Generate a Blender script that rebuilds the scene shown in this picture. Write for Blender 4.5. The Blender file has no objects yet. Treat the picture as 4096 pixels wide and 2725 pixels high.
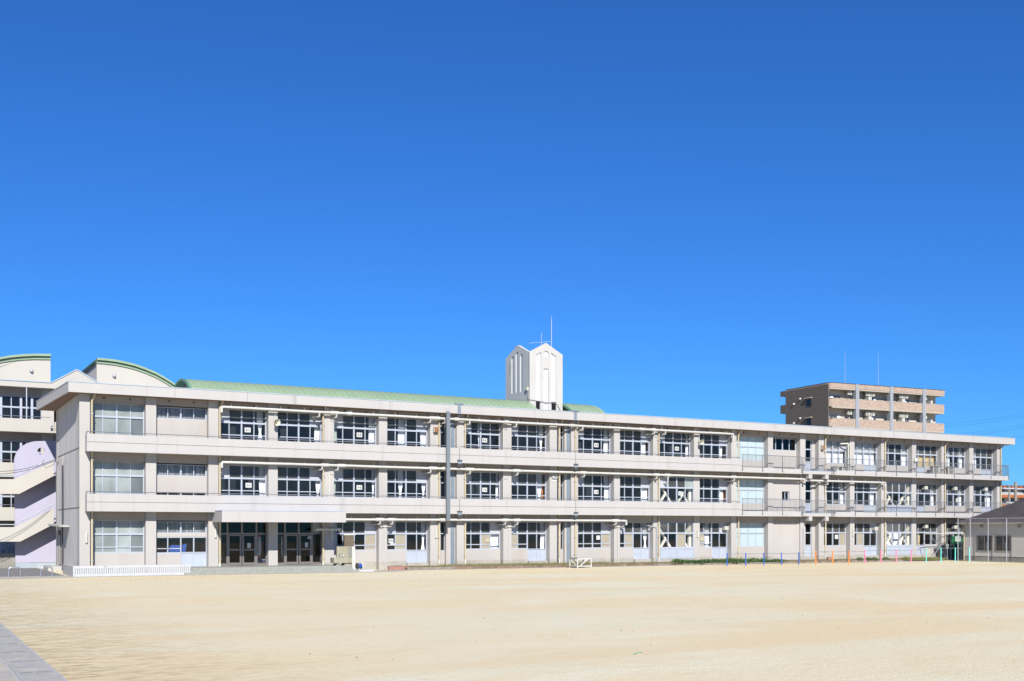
import bpy, math, random
from math import sin, cos, tan, atan, pi, radians
from mathutils import Vector
random.seed(7)
scene = bpy.context.scene
C = scene.collection

# ------------------------------------------------------------------ camera, sky, sun, exposure
FPX, TH, CX, DD, HZ, CZ = 4468.0, radians(29.011), -9.837, 71.472, 2117.7, 2.8
cam = bpy.data.cameras.new('camera'); cam_o = bpy.data.objects.new('camera', cam); C.objects.link(cam_o)
cam.sensor_width = 36.0; cam.lens = FPX/4096*36; cam.shift_y = (HZ-1362.5)/4096
cam.clip_start = 0.5; cam.clip_end = 4000
cam_o.location = (CX, -DD, CZ); cam_o.rotation_euler = (pi/2, 0, -TH)
scene.camera = cam_o

SUN_EL, SUN_AZ = radians(35), radians(18)            # azimuth: to the left (-X) of straight-on to the facade
w = bpy.data.worlds.new('World'); scene.world = w; w.use_nodes = True
wn = w.node_tree; bg = wn.nodes['Background']
sky = wn.nodes.new('ShaderNodeTexSky'); sky.sky_type = 'NISHITA'; sky.sun_disc = False
sky.sun_elevation = SUN_EL; sky.sun_rotation = pi + SUN_AZ
sky.altitude = 0; sky.air_density = 1.0; sky.dust_density = 0.05; sky.ozone_density = 4.0
tint = wn.nodes.new('ShaderNodeMixRGB'); tint.blend_type = 'MULTIPLY'; tint.inputs[0].default_value = 1; tint.inputs[2].default_value = (.20, .55, 1.06, 1)   # the camera's deep saturated blue, the same over the whole sky
wn.links.new(sky.outputs[0], tint.inputs[1]); wn.links.new(tint.outputs[0], bg.inputs[0]); bg.inputs[1].default_value = 0.078
sl = bpy.data.lights.new('sun', 'SUN'); sl.energy = 4.9; sl.angle = radians(0.53); sl.color = (1, .95, .87)
so = bpy.data.objects.new('sun', sl); C.objects.link(so)
sd = Vector((-sin(SUN_AZ)*cos(SUN_EL), -cos(SUN_AZ)*cos(SUN_EL), sin(SUN_EL)))
so.rotation_euler = sd.to_track_quat('Z', 'Y').to_euler(); so.location = (-20, -60, 60)
vs = scene.view_settings; vs.view_transform = 'Standard'; vs.look = 'None'; vs.gamma = 1; vs.exposure = 0.65
vs.use_curve_mapping = False

# ------------------------------------------------------------------ pixel -> place helpers (photo pixels, 4096 wide)
def ang(px): return atan((px-2048)/FPX)+TH
def PX(px, Y=0.0): return CX+(DD+Y)*tan(ang(px))                       # X on the plane Y
def PZ(px, py, Y=0.0):                                                 # Z on the plane Y
    a = ang(px); dep = (DD+Y)*cos(a-TH)/cos(a)
    return CZ+(HZ-py)*dep/FPX
def PYX(px, X): return (X-CX)/tan(ang(px))-DD                          # Y on the plane X
def CAMP(px, py, dep):                                                 # point at a given depth
    xr = (px-2048)/FPX*dep
    return (CX+xr*cos(TH)+dep*sin(TH), -DD-xr*sin(TH)+dep*cos(TH), CZ+(HZ-py)*dep/FPX)
def gz(X): return .06-.0014*min(max(X, -20), 95)

# ------------------------------------------------------------------ materials
M = {}
KA = .585                                           # paint and plaster reflectances sit in this range
RAW = {'side_wall', 'leaf', 'grass', 'asphalt', 'dark_metal', 'black', 'green_roof', 'apt_brown', 'steel', 'galv', 'curtain', 'curtain_tan', 'brace', 'blue_post', 'orange_post', 'pink_post', 'teal_post', 'soil', 'house_roof'}
def mat(name, col, rough=.6, var=.0, scale=1.0, stretch=(1, 1, 1), bump=0., bscale=40., metal=0., spec=.4, dark=None, dark_lo=.55, dark_hi=.8, dscale=.6, dstretch=(1, 1, .25)):
    m = bpy.data.materials.new(name); m.use_nodes = True; M[name] = m
    if name not in RAW:
        col = tuple(c*KA for c in col)
        if dark: dark = tuple(c*KA for c in dark)
    nt = m.node_tree; b = nt.nodes['Principled BSDF']
    b.inputs['Base Color'].default_value = (*col, 1); b.inputs['Roughness'].default_value = rough
    b.inputs['Metallic'].default_value = metal; b.inputs['Specular IOR Level'].default_value = spec
    if var or bump or dark:
        geo = nt.nodes.new('ShaderNodeNewGeometry')
        def noise(sc, st, det=5):
            mp = nt.nodes.new('ShaderNodeMapping'); mp.inputs['Scale'].default_value = st
            nt.links.new(geo.outputs['Position'], mp.inputs['Vector'])
            n = nt.nodes.new('ShaderNodeTexNoise'); n.inputs['Scale'].default_value = sc; n.inputs['Detail'].default_value = det
            nt.links.new(mp.outputs[0], n.inputs['Vector']); return n
        cur = None
        if var:
            n = noise(scale, stretch, 6)
            r = nt.nodes.new('ShaderNodeValToRGB')
            r.color_ramp.elements[0].position = .3; r.color_ramp.elements[1].position = .72
            r.color_ramp.elements[0].color = (*[c*(1-var) for c in col], 1)
            r.color_ramp.elements[1].color = (*[min(1, c*(1+var)) for c in col], 1)
            nt.links.new(n.outputs['Fac'], r.inputs[0]); cur = r.outputs[0]
        if dark:
            n = noise(dscale, dstretch, 8)
            r = nt.nodes.new('ShaderNodeValToRGB'); r.color_ramp.elements[0].position = dark_lo; r.color_ramp.elements[1].position = dark_hi
            mx = nt.nodes.new('ShaderNodeMixRGB'); mx.inputs['Color1'].default_value = (*col, 1); mx.inputs['Color2'].default_value = (*dark, 1)
            if cur: nt.links.new(cur, mx.inputs['Color1'])
            nt.links.new(n.outputs['Fac'], r.inputs[0]); nt.links.new(r.outputs[0], mx.inputs['Fac']); cur = mx.outputs[0]
        if cur: nt.links.new(cur, b.inputs['Base Color'])
        if bump:
            n = noise(bscale, (1, 1, 1), 4); bp = nt.nodes.new('ShaderNodeBump'); bp.inputs['Strength'].default_value = bump; bp.inputs['Distance'].default_value = .02
            nt.links.new(n.outputs['Fac'], bp.inputs['Height']); nt.links.new(bp.outputs[0], b.inputs['Normal'])
    return m
WALL = (.615, .59, .565)
mat('wall', WALL, .75, .035, .8, (1, 1, .4), .12, 60, dark=(.48, .44, .40), dark_lo=.57, dark_hi=.95)
mat('side_wall', (.47, .462, .455), .8, .06, .7, (1, 1, .25), .15, 60, dark=(.31, .305, .30), dark_lo=.5, dark_hi=.9, dscale=1.1, dstretch=(1, 1, .1))
mat('spandrel', (.625, .59, .555), .75, .035, .8, (1, 1, .4), .12, 60, dark=(.57, .48, .41), dark_lo=.58, dark_hi=.92)
mat('plinth', (.55, .52, .46), .85, .10, 2.5, (1, 1, 1), .3, 30, dark=(.40, .36, .28), dark_lo=.5, dark_hi=.85, dscale=1.2)
mat('fascia', (.63, .61, .597), .7, .03, 1.0, (1, 1, .5), .1, 60, dark=(.48, .445, .42), dark_lo=.57, dark_hi=.92, dscale=1.0, dstretch=(2.2, 1, .12))
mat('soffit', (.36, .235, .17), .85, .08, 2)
mat('beam', (.52, .45, .39), .8, .05, 1.5, (1, 1, 1), .1, 60, dark=(.40, .34, .28), dark_lo=.55, dark_hi=.9)
mat('coping', (.55, .66, .80), .35, .05, 1, metal=.0, spec=.6)
mat('joint_metal', (.26, .33, .40), .5, .1, 2, spec=.5)
mat('groove', (.16, .13, .11), .9)
mat('frame', (.58, .64, .75), .38, .04, 2, spec=.6)
mat('door_frame', (.30, .27, .255), .4, .08, 2, metal=.3, spec=.6)
mat('panel_w', (.62, .64, .69), .5, .03, 1.5)
mat('panel_k', (.60, .75, .79), .45, .05, .8, spec=.5)
mat('panel_d', (.58, .65, .76), .45, .06, 2, spec=.5)
mat('panel_t', (.50, .45, .345), .35, .05, 3, spec=.5)
mat('frosted_dark', (.20, .225, .23), .22, .3, .7, (1, 1, .6), spec=.5)
mat('frosted', (.40, .45, .44), .22, .35, .7, (1, 1, .6), spec=.5)
mat('drain', (.74, .63, .42), .5, .06, 2, (1, 1, .2))
mat('duct', (.74, .735, .70), .45, .05, 2, dark=(.55, .50, .42), dark_lo=.62, dark_hi=.9, dscale=2)
mat('steel_mast', (.235, .28, .315), .45, .08, 1.5, (1, 1, .2), spec=.5)
mat('rail', (.27, .29, .33), .45, .08, 3, metal=.2)
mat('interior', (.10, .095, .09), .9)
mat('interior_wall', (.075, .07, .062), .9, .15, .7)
mat('corridor_pane', (.50, .51, .52), .6, .06, 1.0)
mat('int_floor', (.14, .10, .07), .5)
mat('ceiling', (.40, .40, .38), .9)
mat('curtain', (.74, .75, .79), .9, .03, 6)
mat('curtain_green', (.62, .72, .64), .9, .03, 6)
mat('curtain_tan', (.48, .38, .20), .9, .06, 6)
mat('blind', (.62, .64, .66), .7)
mat('brace', (.74, .71, .62), .6, .04, 2)
mat('tile', (.42, .435, .385), .6, .12, 5, (1, 1, 1), .1, 30)
mat('concrete', (.42, .40, .36), .9, .14, 2.2, (1, 1, 1), .35, 25, dark=(.24, .22, .19), dark_lo=.5, dark_hi=.8, dscale=1.6, dstretch=(1, 1, .5))
mat('pale_concrete', (.62, .615, .595), .9, .08, 2.0, (1, 1, 1), .3, 25, dark=(.36, .35, .33), dark_lo=.55, dark_hi=.85, dscale=2)
mat('white_block', (.70, .715, .73), .85, .06, 3, (1, 1, 1), .4, 25, dark=(.30, .28, .25), dark_lo=.60, dark_hi=.80, dscale=2.4, dstretch=(1, 1, .8))
mat('basin', (.50, .47, .36), .9, .12, 4, (1, 1, .3), .3, 30, dark=(.30, .28, .16), dark_lo=.48, dark_hi=.8, dscale=4, dstretch=(1, 1, .15))
mat('white_paint', (.80, .79, .72), .5, .03, 4)
mat('steel', (.55, .56, .58), .28, metal=.9)
mat('galv', (.36, .39, .43), .5, .08, 4, metal=.25)
mat('dark_metal', (.05, .05, .055), .5)
mat('black', (.012, .012, .013), .8)
mat('dark_void', (.008, .008, .008), .95)
mat('paper', (.80, .82, .80), .8)
mat('ink', (.02, .025, .03), .8)
mat('green_ink', (.05, .30, .14), .8)
mat('red', (.42, .10, .09), .7, .1, 6)
mat('terracotta', (.55, .29, .23), .75, .12, 6)
mat('blue_cloth', (.03, .12, .55), .8, .1, 4)
mat('orange', (.62, .22, .06), .7)
mat('horn', (.74, .74, .62), .45, .05, 8)
mat('horn_in', (.60, .53, .34), .6, .1, 8)
mat('wood_box', (.36, .16, .07), .6, .12, 8)
mat('annex_wall', (.68, .65, .59), .8, .03, .6, (1, 1, .4), .1, 60, dark=(.58, .53, .45), dark_lo=.62, dark_hi=.95)
mat('lavender', (.60, .58, .74), .8, .03, .6, (1, 1, .5), .1, 50, dark=(.52, .49, .62), dark_lo=.6, dark_hi=.95)
mat('blue_plinth', (.50, .58, .65), .85, .06, 2, (1, 1, 1), .2, 30)
mat('green_roof', (.215, .295, .19), .55, .06, .8, (1, 1, 1), spec=.4)
mat('green_trim', (.17, .36, .22), .55, .06, 2)
mat('green_dark', (.03, .10, .075), .6)
mat('tower_wall', (.72, .72, .70), .7, .06, .8, (1, 1, .5), .1, 50, dark=(.42, .28, .14), dark_lo=.66, dark_hi=.86, dscale=1.0, dstretch=(1, 1, .35))
mat('tower_panel', (.80, .81, .83), .6, .02, 1)
mat('tower_frame', (.69, .675, .63), .7, .05, 1, (1, 1, .5), .1, 50, dark=(.46, .32, .18), dark_lo=.68, dark_hi=.88, dscale=1.1, dstretch=(1, 1, .3))
mat('apt_brown', (.10, .086, .076), .85, .28, 3.0, (1, 1, 3), .3, 8)
mat('apt_beige', (.54, .415, .335), .8, .20, 2.6, (1, 1, 1.6), .3, 8)
mat('apt_trim', (.55, .49, .41), .8, .05, 1)
mat('apt_grey', (.40, .43, .48), .7, .06, 1)
mat('apt_wall', (.78, .70, .60), .8, .05, 1)
mat('ac_white', (.70, .69, .62), .5, .05, 6)
mat('ac_grille', (.34, .34, .31), .6, .1, 10)
mat('house_wall', (.80, .76, .70), .8, .05, 1.5, (1, 1, 1), .12, 60)
mat('house_roof', (.055, .047, .052), .8, .25, 1.3, (1, .5, 1), .4, 30)
mat('orange_tile', (.52, .17, .055), .75, .2, 3)
mat('pole', (.36, .34, .31), .8, .1, 3)
mat('blue_post', (.02, .12, .48), .4, .1, 8, dark=(.10, .05, .03), dark_lo=.62, dark_hi=.72, dscale=6, dstretch=(1, 1, .4))
mat('orange_post', (.85, .25, .03), .4, .06, 8)
mat('pink_post', (.80, .20, .36), .4, .06, 8)
mat('teal_post', (.16, .68, .62), .4, .06, 8)
mat('leaf', (.055, .105, .028), .6, .5, 5)
mat('grass', (.16, .17, .055), .8, .35, 6)
mat('dry_leaf', (.16, .085, .035), .8, .5, 30)
mat('net_green', (.12, .50, .36), .8)
mat('net', (.01, .16, .07), .8, .3, 12)
mat('reed', (.21, .165, .12), .9, .25, 14, (.6, 1, 12))
mat('asphalt', (.155, .155, .16), .9, .15, 3, (1, 1, 1), .4, 60)
mat('sandy_concrete', (.60, .565, .50), .9, .12, 1.5, (1, 1, 1), .3, 60, dark=(.76, .68, .53), dark_lo=.45, dark_hi=.75, dscale=.5, dstretch=(1, 1, 1))
mat('gutter_cover', (.56, .545, .52), .85, .12, 4, (1, 1, 1), .3, 60, dark=(.72, .66, .54), dark_lo=.52, dark_hi=.74, dscale=2.6, dstretch=(1, 1, 1))
mat('gutter_slot', (.38, .37, .35), .95, .2, 8)
mat('soil', (.175, .125, .085), .95, .3, 3, (1, 1, 1), .9, 16, dark=(.085, .075, .04), dark_lo=.46, dark_hi=.70, dscale=2.5, dstretch=(1, 1, 1))
mat('kerb', (.36, .32, .26), .95, .2, 3, (1, 1, 1), .5, 25)
mat('far_wall', (.55, .53, .48), .8)
mat('poster', (.55, .55, .60), .7, .5, 6)
mat('wire', (.02, .02, .022), .6)
mat('far_wire', (.14, .22, .36), .7)
mat('sun_tan', (.60, .56, .45), .6)

def glass(name, tint, refl, dust=0.):
    m = bpy.data.materials.new(name); m.use_nodes = True; M[name] = m
    nt = m.node_tree; nt.nodes.clear()
    out = nt.nodes.new('ShaderNodeOutputMaterial'); mx = nt.nodes.new('ShaderNodeMixShader')
    t = nt.nodes.new('ShaderNodeBsdfTransparent'); t.inputs[0].default_value = (*tint, 1)
    g = nt.nodes.new('ShaderNodeBsdfGlossy'); g.inputs['Roughness'].default_value = .012
    fr = nt.nodes.new('ShaderNodeFresnel'); fr.inputs['IOR'].default_value = refl
    geo = nt.nodes.new('ShaderNodeNewGeometry'); n = nt.nodes.new('ShaderNodeTexNoise'); n.inputs['Scale'].default_value = .9
    bp = nt.nodes.new('ShaderNodeBump'); bp.inputs['Strength'].default_value = .03; bp.inputs['Distance'].default_value = .05
    nt.links.new(geo.outputs['Position'], n.inputs['Vector']); nt.links.new(n.outputs['Fac'], bp.inputs['Height'])
    nt.links.new(bp.outputs[0], g.inputs['Normal'])
    iv = nt.nodes.new('ShaderNodeMath'); iv.operation = 'SUBTRACT'; iv.inputs[0].default_value = 1; nt.links.new(geo.outputs['Backfacing'], iv.inputs[1])
    fm = nt.nodes.new('ShaderNodeMath'); fm.operation = 'MULTIPLY'; nt.links.new(fr.outputs[0], fm.inputs[0]); nt.links.new(iv.outputs[0], fm.inputs[1])   # reflect at the outer face only
    nt.links.new(fm.outputs[0], mx.inputs[0]); nt.links.new(t.outputs[0], mx.inputs[1]); nt.links.new(g.outputs[0], mx.inputs[2])
    last = mx.outputs[0]
    if dust:
        df = nt.nodes.new('ShaderNodeBsdfDiffuse'); df.inputs[0].default_value = (.34, .34, .33, 1); m2 = nt.nodes.new('ShaderNodeMixShader')
        n2 = nt.nodes.new('ShaderNodeTexNoise'); n2.inputs['Scale'].default_value = .55; n2.inputs['Detail'].default_value = 3; nt.links.new(geo.outputs['Position'], n2.inputs['Vector'])
        r2 = nt.nodes.new('ShaderNodeMapRange'); r2.inputs['From Min'].default_value = .3; r2.inputs['From Max'].default_value = .7; r2.inputs['To Min'].default_value = dust*.4; r2.inputs['To Max'].default_value = dust*1.6
        nt.links.new(n2.outputs['Fac'], r2.inputs['Value']); nt.links.new(r2.outputs[0], m2.inputs[0]); nt.links.new(last, m2.inputs[1]); nt.links.new(df.outputs[0], m2.inputs[2]); last = m2.outputs[0]
    nt.links.new(last, out.inputs[0]); return m
pm = M['corridor_pane'].node_tree; tb = pm.nodes.new('ShaderNodeBsdfTranslucent'); tb.inputs[0].default_value = (.75, .72, .66, 1)      # frosted glass lit from the corridor behind
pmx = pm.nodes.new('ShaderNodeMixShader'); pmx.inputs[0].default_value = .8
pm.links.new(pm.nodes['Principled BSDF'].outputs[0], pmx.inputs[1]); pm.links.new(tb.outputs[0], pmx.inputs[2]); pm.links.new(pmx.outputs[0], pm.nodes['Material Output'].inputs[0])
glass('glass', (.955, .96, .96), 1.5, .012)
glass('glass_upper', (.86, .865, .86), 1.42, .10)
glass('glass_dark', (.66, .68, .69), 1.42)

def sand_material():
    m = bpy.data.materials.new('sand'); m.use_nodes = True; M['sand'] = m
    nt = m.node_tree; b = nt.nodes['Principled BSDF']; b.inputs['Roughness'].default_value = .95; b.inputs['Specular IOR Level'].default_value = .15
    geo = nt.nodes.new('ShaderNodeNewGeometry')
    def noise(sc, st, det=6, dist=0, rot=0):
        mp = nt.nodes.new('ShaderNodeMapping'); mp.inputs['Scale'].default_value = st; mp.inputs['Rotation'].default_value = (0, 0, rot)
        nt.links.new(geo.outputs['Position'], mp.inputs['Vector'])
        n = nt.nodes.new('ShaderNodeTexNoise'); n.inputs['Scale'].default_value = sc; n.inputs['Detail'].default_value = det
        n.inputs['Distortion'].default_value = dist
        nt.links.new(mp.outputs[0], n.inputs['Vector']); return n.outputs['Fac']
    def ramp(fac, lo, hi):
        r = nt.nodes.new('ShaderNodeValToRGB'); r.color_ramp.elements[0].position = lo; r.color_ramp.elements[1].position = hi
        nt.links.new(fac, r.inputs[0]); return r.outputs[0]
    def mix(fac, a, c2, mul=1.0):
        mx = nt.nodes.new('ShaderNodeMixRGB')
        if isinstance(a, tuple): mx.inputs['Color1'].default_value = (*a, 1)
        else: nt.links.new(a, mx.inputs['Color1'])
        mx.inputs['Color2'].default_value = (*c2, 1)
        if mul != 1:
            mm = nt.nodes.new('ShaderNodeMath'); mm.operation = 'MULTIPLY'; mm.inputs[1].default_value = mul
            nt.links.new(fac, mm.inputs[0]); fac = mm.outputs[0]
        nt.links.new(fac, mx.inputs['Fac']); return mx.outputs[0]
    c = mix(ramp(noise(.055, (1, 2.2, 1), 5, .4), .40, .66), (0.563, 0.506, 0.361), (0.581, 0.470, 0.289))      # broad damp / dry drifts
    c = mix(ramp(noise(.16, (1, 1.6, 1), 7, .8), .52, .74), c, (0.590, 0.555, 0.428), .8)                     # pale swept patches
    c = mix(ramp(noise(.45, (1, 2.0, 1), 9, 1.2), .56, .78), c, (0.528, 0.430, 0.260), .75)                    # warmer scuffs
    c = mix(ramp(noise(1.3, (.7, 2.5, 1), 8, 1.5, .5), .58, .80), c, (0.458, 0.385, 0.252), .55)                # dark scuffs
    c = mix(ramp(noise(9, (1, 1, 1), 4), .45, .85), c, (0.458, 0.407, 0.289), .45)                              # grain
    c = mix(ramp(noise(45, (1, 1, 1), 2), .50, .80), c, (0.651, 0.618, 0.487), .5)
    n1 = noise(.75, (1, 1.5, 1), 3, 1.2, .35)                                                            # thin curving drag marks
    sb = nt.nodes.new('ShaderNodeMath'); sb.operation = 'SUBTRACT'; sb.inputs[1].default_value = .5; nt.links.new(n1, sb.inputs[0])
    ab = nt.nodes.new('ShaderNodeMath'); ab.operation = 'ABSOLUTE'; nt.links.new(sb.outputs[0], ab.inputs[0])
    ml = nt.nodes.new('ShaderNodeMapRange'); ml.inputs['From Min'].default_value = .007; ml.inputs['From Max'].default_value = .001; nt.links.new(ab.outputs[0], ml.inputs['Value'])
    mk = nt.nodes.new('ShaderNodeMath'); mk.operation = 'MULTIPLY'; nt.links.new(ml.outputs[0], mk.inputs[0]); nt.links.new(ramp(noise(.22, (1, 1, 1), 3), .50, .62), mk.inputs[1])
    c = mix(mk.outputs[0], c, (.40, .31, .20), .55)
    c = mix(ramp(noise(3.2, (.55, 3.0, 1), 8, .8, -.12), .55, .78), c, (.46, .37, .25), .38)              # rake streaks
    c = mix(ramp(noise(70, (1, 1, 1), 2), .60, .80), c, (.33, .28, .21), .55)                             # dark grit
    c = mix(ramp(noise(16, (1, 1, 1), 3), .52, .72), c, (.50, .42, .30), .45)
    c = mix(ramp(noise(.09, (.6, 3.0, 1), 4, .5), .50, .66), c, (.55, .42, .25), .55)                       # warm bands across the yard
    # churned, browner strip beside the gutter in the left foreground
    sp = nt.nodes.new('ShaderNodeSeparateXYZ'); nt.links.new(geo.outputs['Position'], sp.inputs[0])
    mr = nt.nodes.new('ShaderNodeMapRange'); mr.inputs['From Min'].default_value = -2.0; mr.inputs['From Max'].default_value = -6.9
    nt.links.new(sp.outputs['X'], mr.inputs['Value'])
    mu = nt.nodes.new('ShaderNodeMath'); mu.operation = 'MULTIPLY'
    nt.links.new(mr.outputs[0], mu.inputs[0]); nt.links.new(ramp(noise(1.7, (1, 3.2, 1), 9, 1.0, -.5), .42, .66), mu.inputs[1])
    c = mix(mu.outputs[0], c, (.30, .235, .14), .9)
    hs = nt.nodes.new('ShaderNodeMixRGB'); hs.blend_type = 'MULTIPLY'; hs.inputs[0].default_value = 1; hs.inputs[2].default_value = (1.05, 1.075, 1.085, 1); nt.links.new(c, hs.inputs[1]); c = hs.outputs[0]
    nt.links.new(c, b.inputs['Base Color'])
    bp = nt.nodes.new('ShaderNodeBump'); bp.inputs['Strength'].default_value = .6; bp.inputs['Distance'].default_value = .035
    ad = nt.nodes.new('ShaderNodeMath'); ad.operation = 'ADD'
    nt.links.new(noise(22, (1, 1, 1), 4), ad.inputs[0]); nt.links.new(noise(2.2, (1, 2, 1), 6, .8), ad.inputs[1])
    ad2 = nt.nodes.new('ShaderNodeMath'); ad2.operation = 'ADD'; nt.links.new(ad.outputs[0], ad2.inputs[0]); nt.links.new(noise(6.5, (1, 1.2, 1), 5, 1.0), ad2.inputs[1])
    nt.links.new(ad2.outputs[0], bp.inputs['Height']); nt.links.new(bp.outputs[0], b.inputs['Normal'])
sand_material()

# ------------------------------------------------------------------ mesh helpers
def link(name, me, parent=None):
    o = bpy.data.objects.new(name, me); C.objects.link(o)
    if parent: o.parent = parent
    return o
def thing(name, label, cat, loc=(0, 0, 0), rz=0., group=None):
    o = bpy.data.objects.new(name, None); C.objects.link(o); o.location = loc; o.rotation_euler = (0, 0, rz)
    o.empty_display_size = .2; tag(o, label, cat, group); return o
def tag(o, label, cat, group=None):
    o['label'] = label; o['category'] = cat
    if group: o['group'] = group
    return o
BOXF = [(0, 3, 2, 1), (4, 5, 6, 7), (0, 1, 5, 4), (1, 2, 6, 5), (2, 3, 7, 6), (3, 0, 4, 7)]
class MB:
    def __init__(s): s.v = []; s.f = []; s.sm = []
    def box(s, x0, x1, y0, y1, z0, z1):
        n = len(s.v); s.v += [(x0, y0, z0), (x1, y0, z0), (x1, y1, z0), (x0, y1, z0), (x0, y0, z1), (x1, y0, z1), (x1, y1, z1), (x0, y1, z1)]
        s.f += [tuple(n+i for i in f) for f in BOXF]; return s
    def quad(s, a, b, c, d):
        n = len(s.v); s.v += [a, b, c, d]; s.f.append((n, n+1, n+2, n+3)); return s
    def tube(s, pts, r, n=10, cap=True):
        pts = [Vector(p) for p in pts]; rs = r if isinstance(r, (list, tuple)) else [r]*len(pts)
        base = len(s.v); up = None
        for i, p in enumerate(pts):
            if i == 0: d = pts[1]-p
            elif i == len(pts)-1: d = p-pts[i-1]
            else: d = (pts[i+1]-p).normalized()+(p-pts[i-1]).normalized()
            d.normalize()
            if up is None: up = Vector((0, 0, 1)) if abs(d.z) < .9 else Vector((1, 0, 0))
            a = d.cross(up).normalized(); bb = a.cross(d).normalized()
            up = bb
            k = 1.0
            if 0 < i < len(pts)-1:
                c = max(.5, (pts[i+1]-p).normalized().dot(d)); k = 1/c if c > 0 else 1
            for j in range(n):
                t = 2*pi*j/n; s.v.append(tuple(p+(a*cos(t)+bb*sin(t))*rs[i]))
        for i in range(len(pts)-1):
            for j in range(n):
                s.f.append((base+i*n+j, base+i*n+(j+1) % n, base+(i+1)*n+(j+1) % n, base+(i+1)*n+j)); s.sm.append(len(s.f)-1)
        if cap:
            for k0 in (0, len(pts)-1):
                e = len(s.v); s.v += [s.v[base+k0*n+j] for j in range(n)]; s.f.append(tuple(range(e, e+n)))
        return s
    def bar(s, a, b, w, h):                       # square bar between two points
        a = Vector(a); b = Vector(b); d = (b-a).normalized(); up = Vector((0, 0, 1)) if abs(d.z) < .95 else Vector((0, 1, 0))
        x = d.cross(up).normalized()*w/2; y = d.cross(x).normalized()*h/2; n = len(s.v)
        for p in (a, b):
            for k in (x+y, x-y, -x-y, -x+y): s.v.append(tuple(p+k))
        s.f += [(n, n+1, n+2, n+3), (n+7, n+6, n+5, n+4)]+[(n+i, n+4+i, n+4+(i+1) % 4, n+(i+1) % 4) for i in range(4)]; return s
    def prism(s, poly, axis, a, b):               # polygon in the two other axes, extruded along axis from a to b
        n = len(s.v); m = len(poly)
        for t in (a, b):
            for (u, v) in poly:
                s.v.append({'x': (t, u, v), 'y': (u, t, v), 'z': (u, v, t)}[axis])
        s.f += [tuple(range(n, n+m)), tuple(range(n+2*m-1, n+m-1, -1))]
        s.f += [(n+(i+1) % m, n+i, n+m+i, n+m+(i+1) % m) for i in range(m)]; return s
    def lathe(s, prof, c, axis, n=24):            # profile (r, t) around axis through c
        c = Vector(c); ax = Vector(axis).normalized(); up = Vector((0, 0, 1)) if abs(ax.z) < .9 else Vector((1, 0, 0))
        a = ax.cross(up).normalized(); b = a.cross(ax); base = len(s.v)
        for r, t in prof:
            for j in range(n):
                q = 2*pi*j/n; s.v.append(tuple(c+ax*t+(a*cos(q)+b*sin(q))*r))
        for i in range(len(prof)-1):
            for j in range(n):
                s.f.append((base+i*n+j, base+i*n+(j+1) % n, base+(i+1)*n+(j+1) % n, base+(i+1)*n+j)); s.sm.append(len(s.f)-1)
        return s
    def build(s, name, m, parent=None, fix=True):
        me = bpy.data.meshes.new(name); me.from_pydata(s.v, [], s.f)
        if s.sm:
            fl = [False]*len(s.f)
            for i in s.sm: fl[i] = True
            me.polygons.foreach_set('use_smooth', fl)
        if fix:
            import bmesh
            bm = bmesh.new(); bm.from_mesh(me); bmesh.ops.recalc_face_normals(bm, faces=bm.faces); bm.to_mesh(me); bm.free()
        me.materials.append(M[m]); me.update(); return link(name, me, parent)
_unit = {}
def ub(name, x0, x1, y0, y1, z0, z1, m, parent=None):          # leaf box, mesh shared by all boxes of one material
    if m not in _unit:
        me = bpy.data.meshes.new('box_'+m); b = MB().box(-.5, .5, -.5, .5, -.5, .5); me.from_pydata(b.v, [], b.f); me.materials.append(M[m]); _unit[m] = me
    o = link(name, _unit[m], parent); o.location = ((x0+x1)/2, (y0+y1)/2, (z0+z1)/2); o.scale = (abs(x1-x0), abs(y1-y0), abs(z1-z0)); return o
def text(name, s, size, m, loc, parent=None, sx=1.0, ext=.002):  # flat lettering facing -Y, centred on loc
    cu = bpy.data.curves.new('t', 'FONT'); cu.body = s; cu.size = size; cu.align_x = 'CENTER'; cu.align_y = 'CENTER'; cu.extrude = ext; cu.offset = .006; cu.resolution_u = 3
    t = bpy.data.objects.new('t', cu); C.objects.link(t)
    dg = bpy.context.evaluated_depsgraph_get(); me = bpy.data.meshes.new_from_object(t.evaluated_get(dg))
    bpy.data.objects.remove(t); bpy.data.curves.remove(cu)
    for v in me.vertices: x, y, z = v.co; v.co = (loc[0]+x*sx, loc[1]-z, loc[2]+y)
    me.materials.clear(); me.materials.append(M[m]); return link(name, me, parent)
ORD = ['first', 'second', 'third', 'fourth', 'fifth', 'sixth', 'seventh', 'eighth', 'ninth', 'tenth', 'eleventh', 'twelfth', 'thirteenth', 'fourteenth', 'fifteenth', 'sixteenth', 'seventeenth', 'eighteenth', 'nineteenth', 'twentieth', 'twenty-first', 'twenty-second', 'twenty-third']

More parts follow.
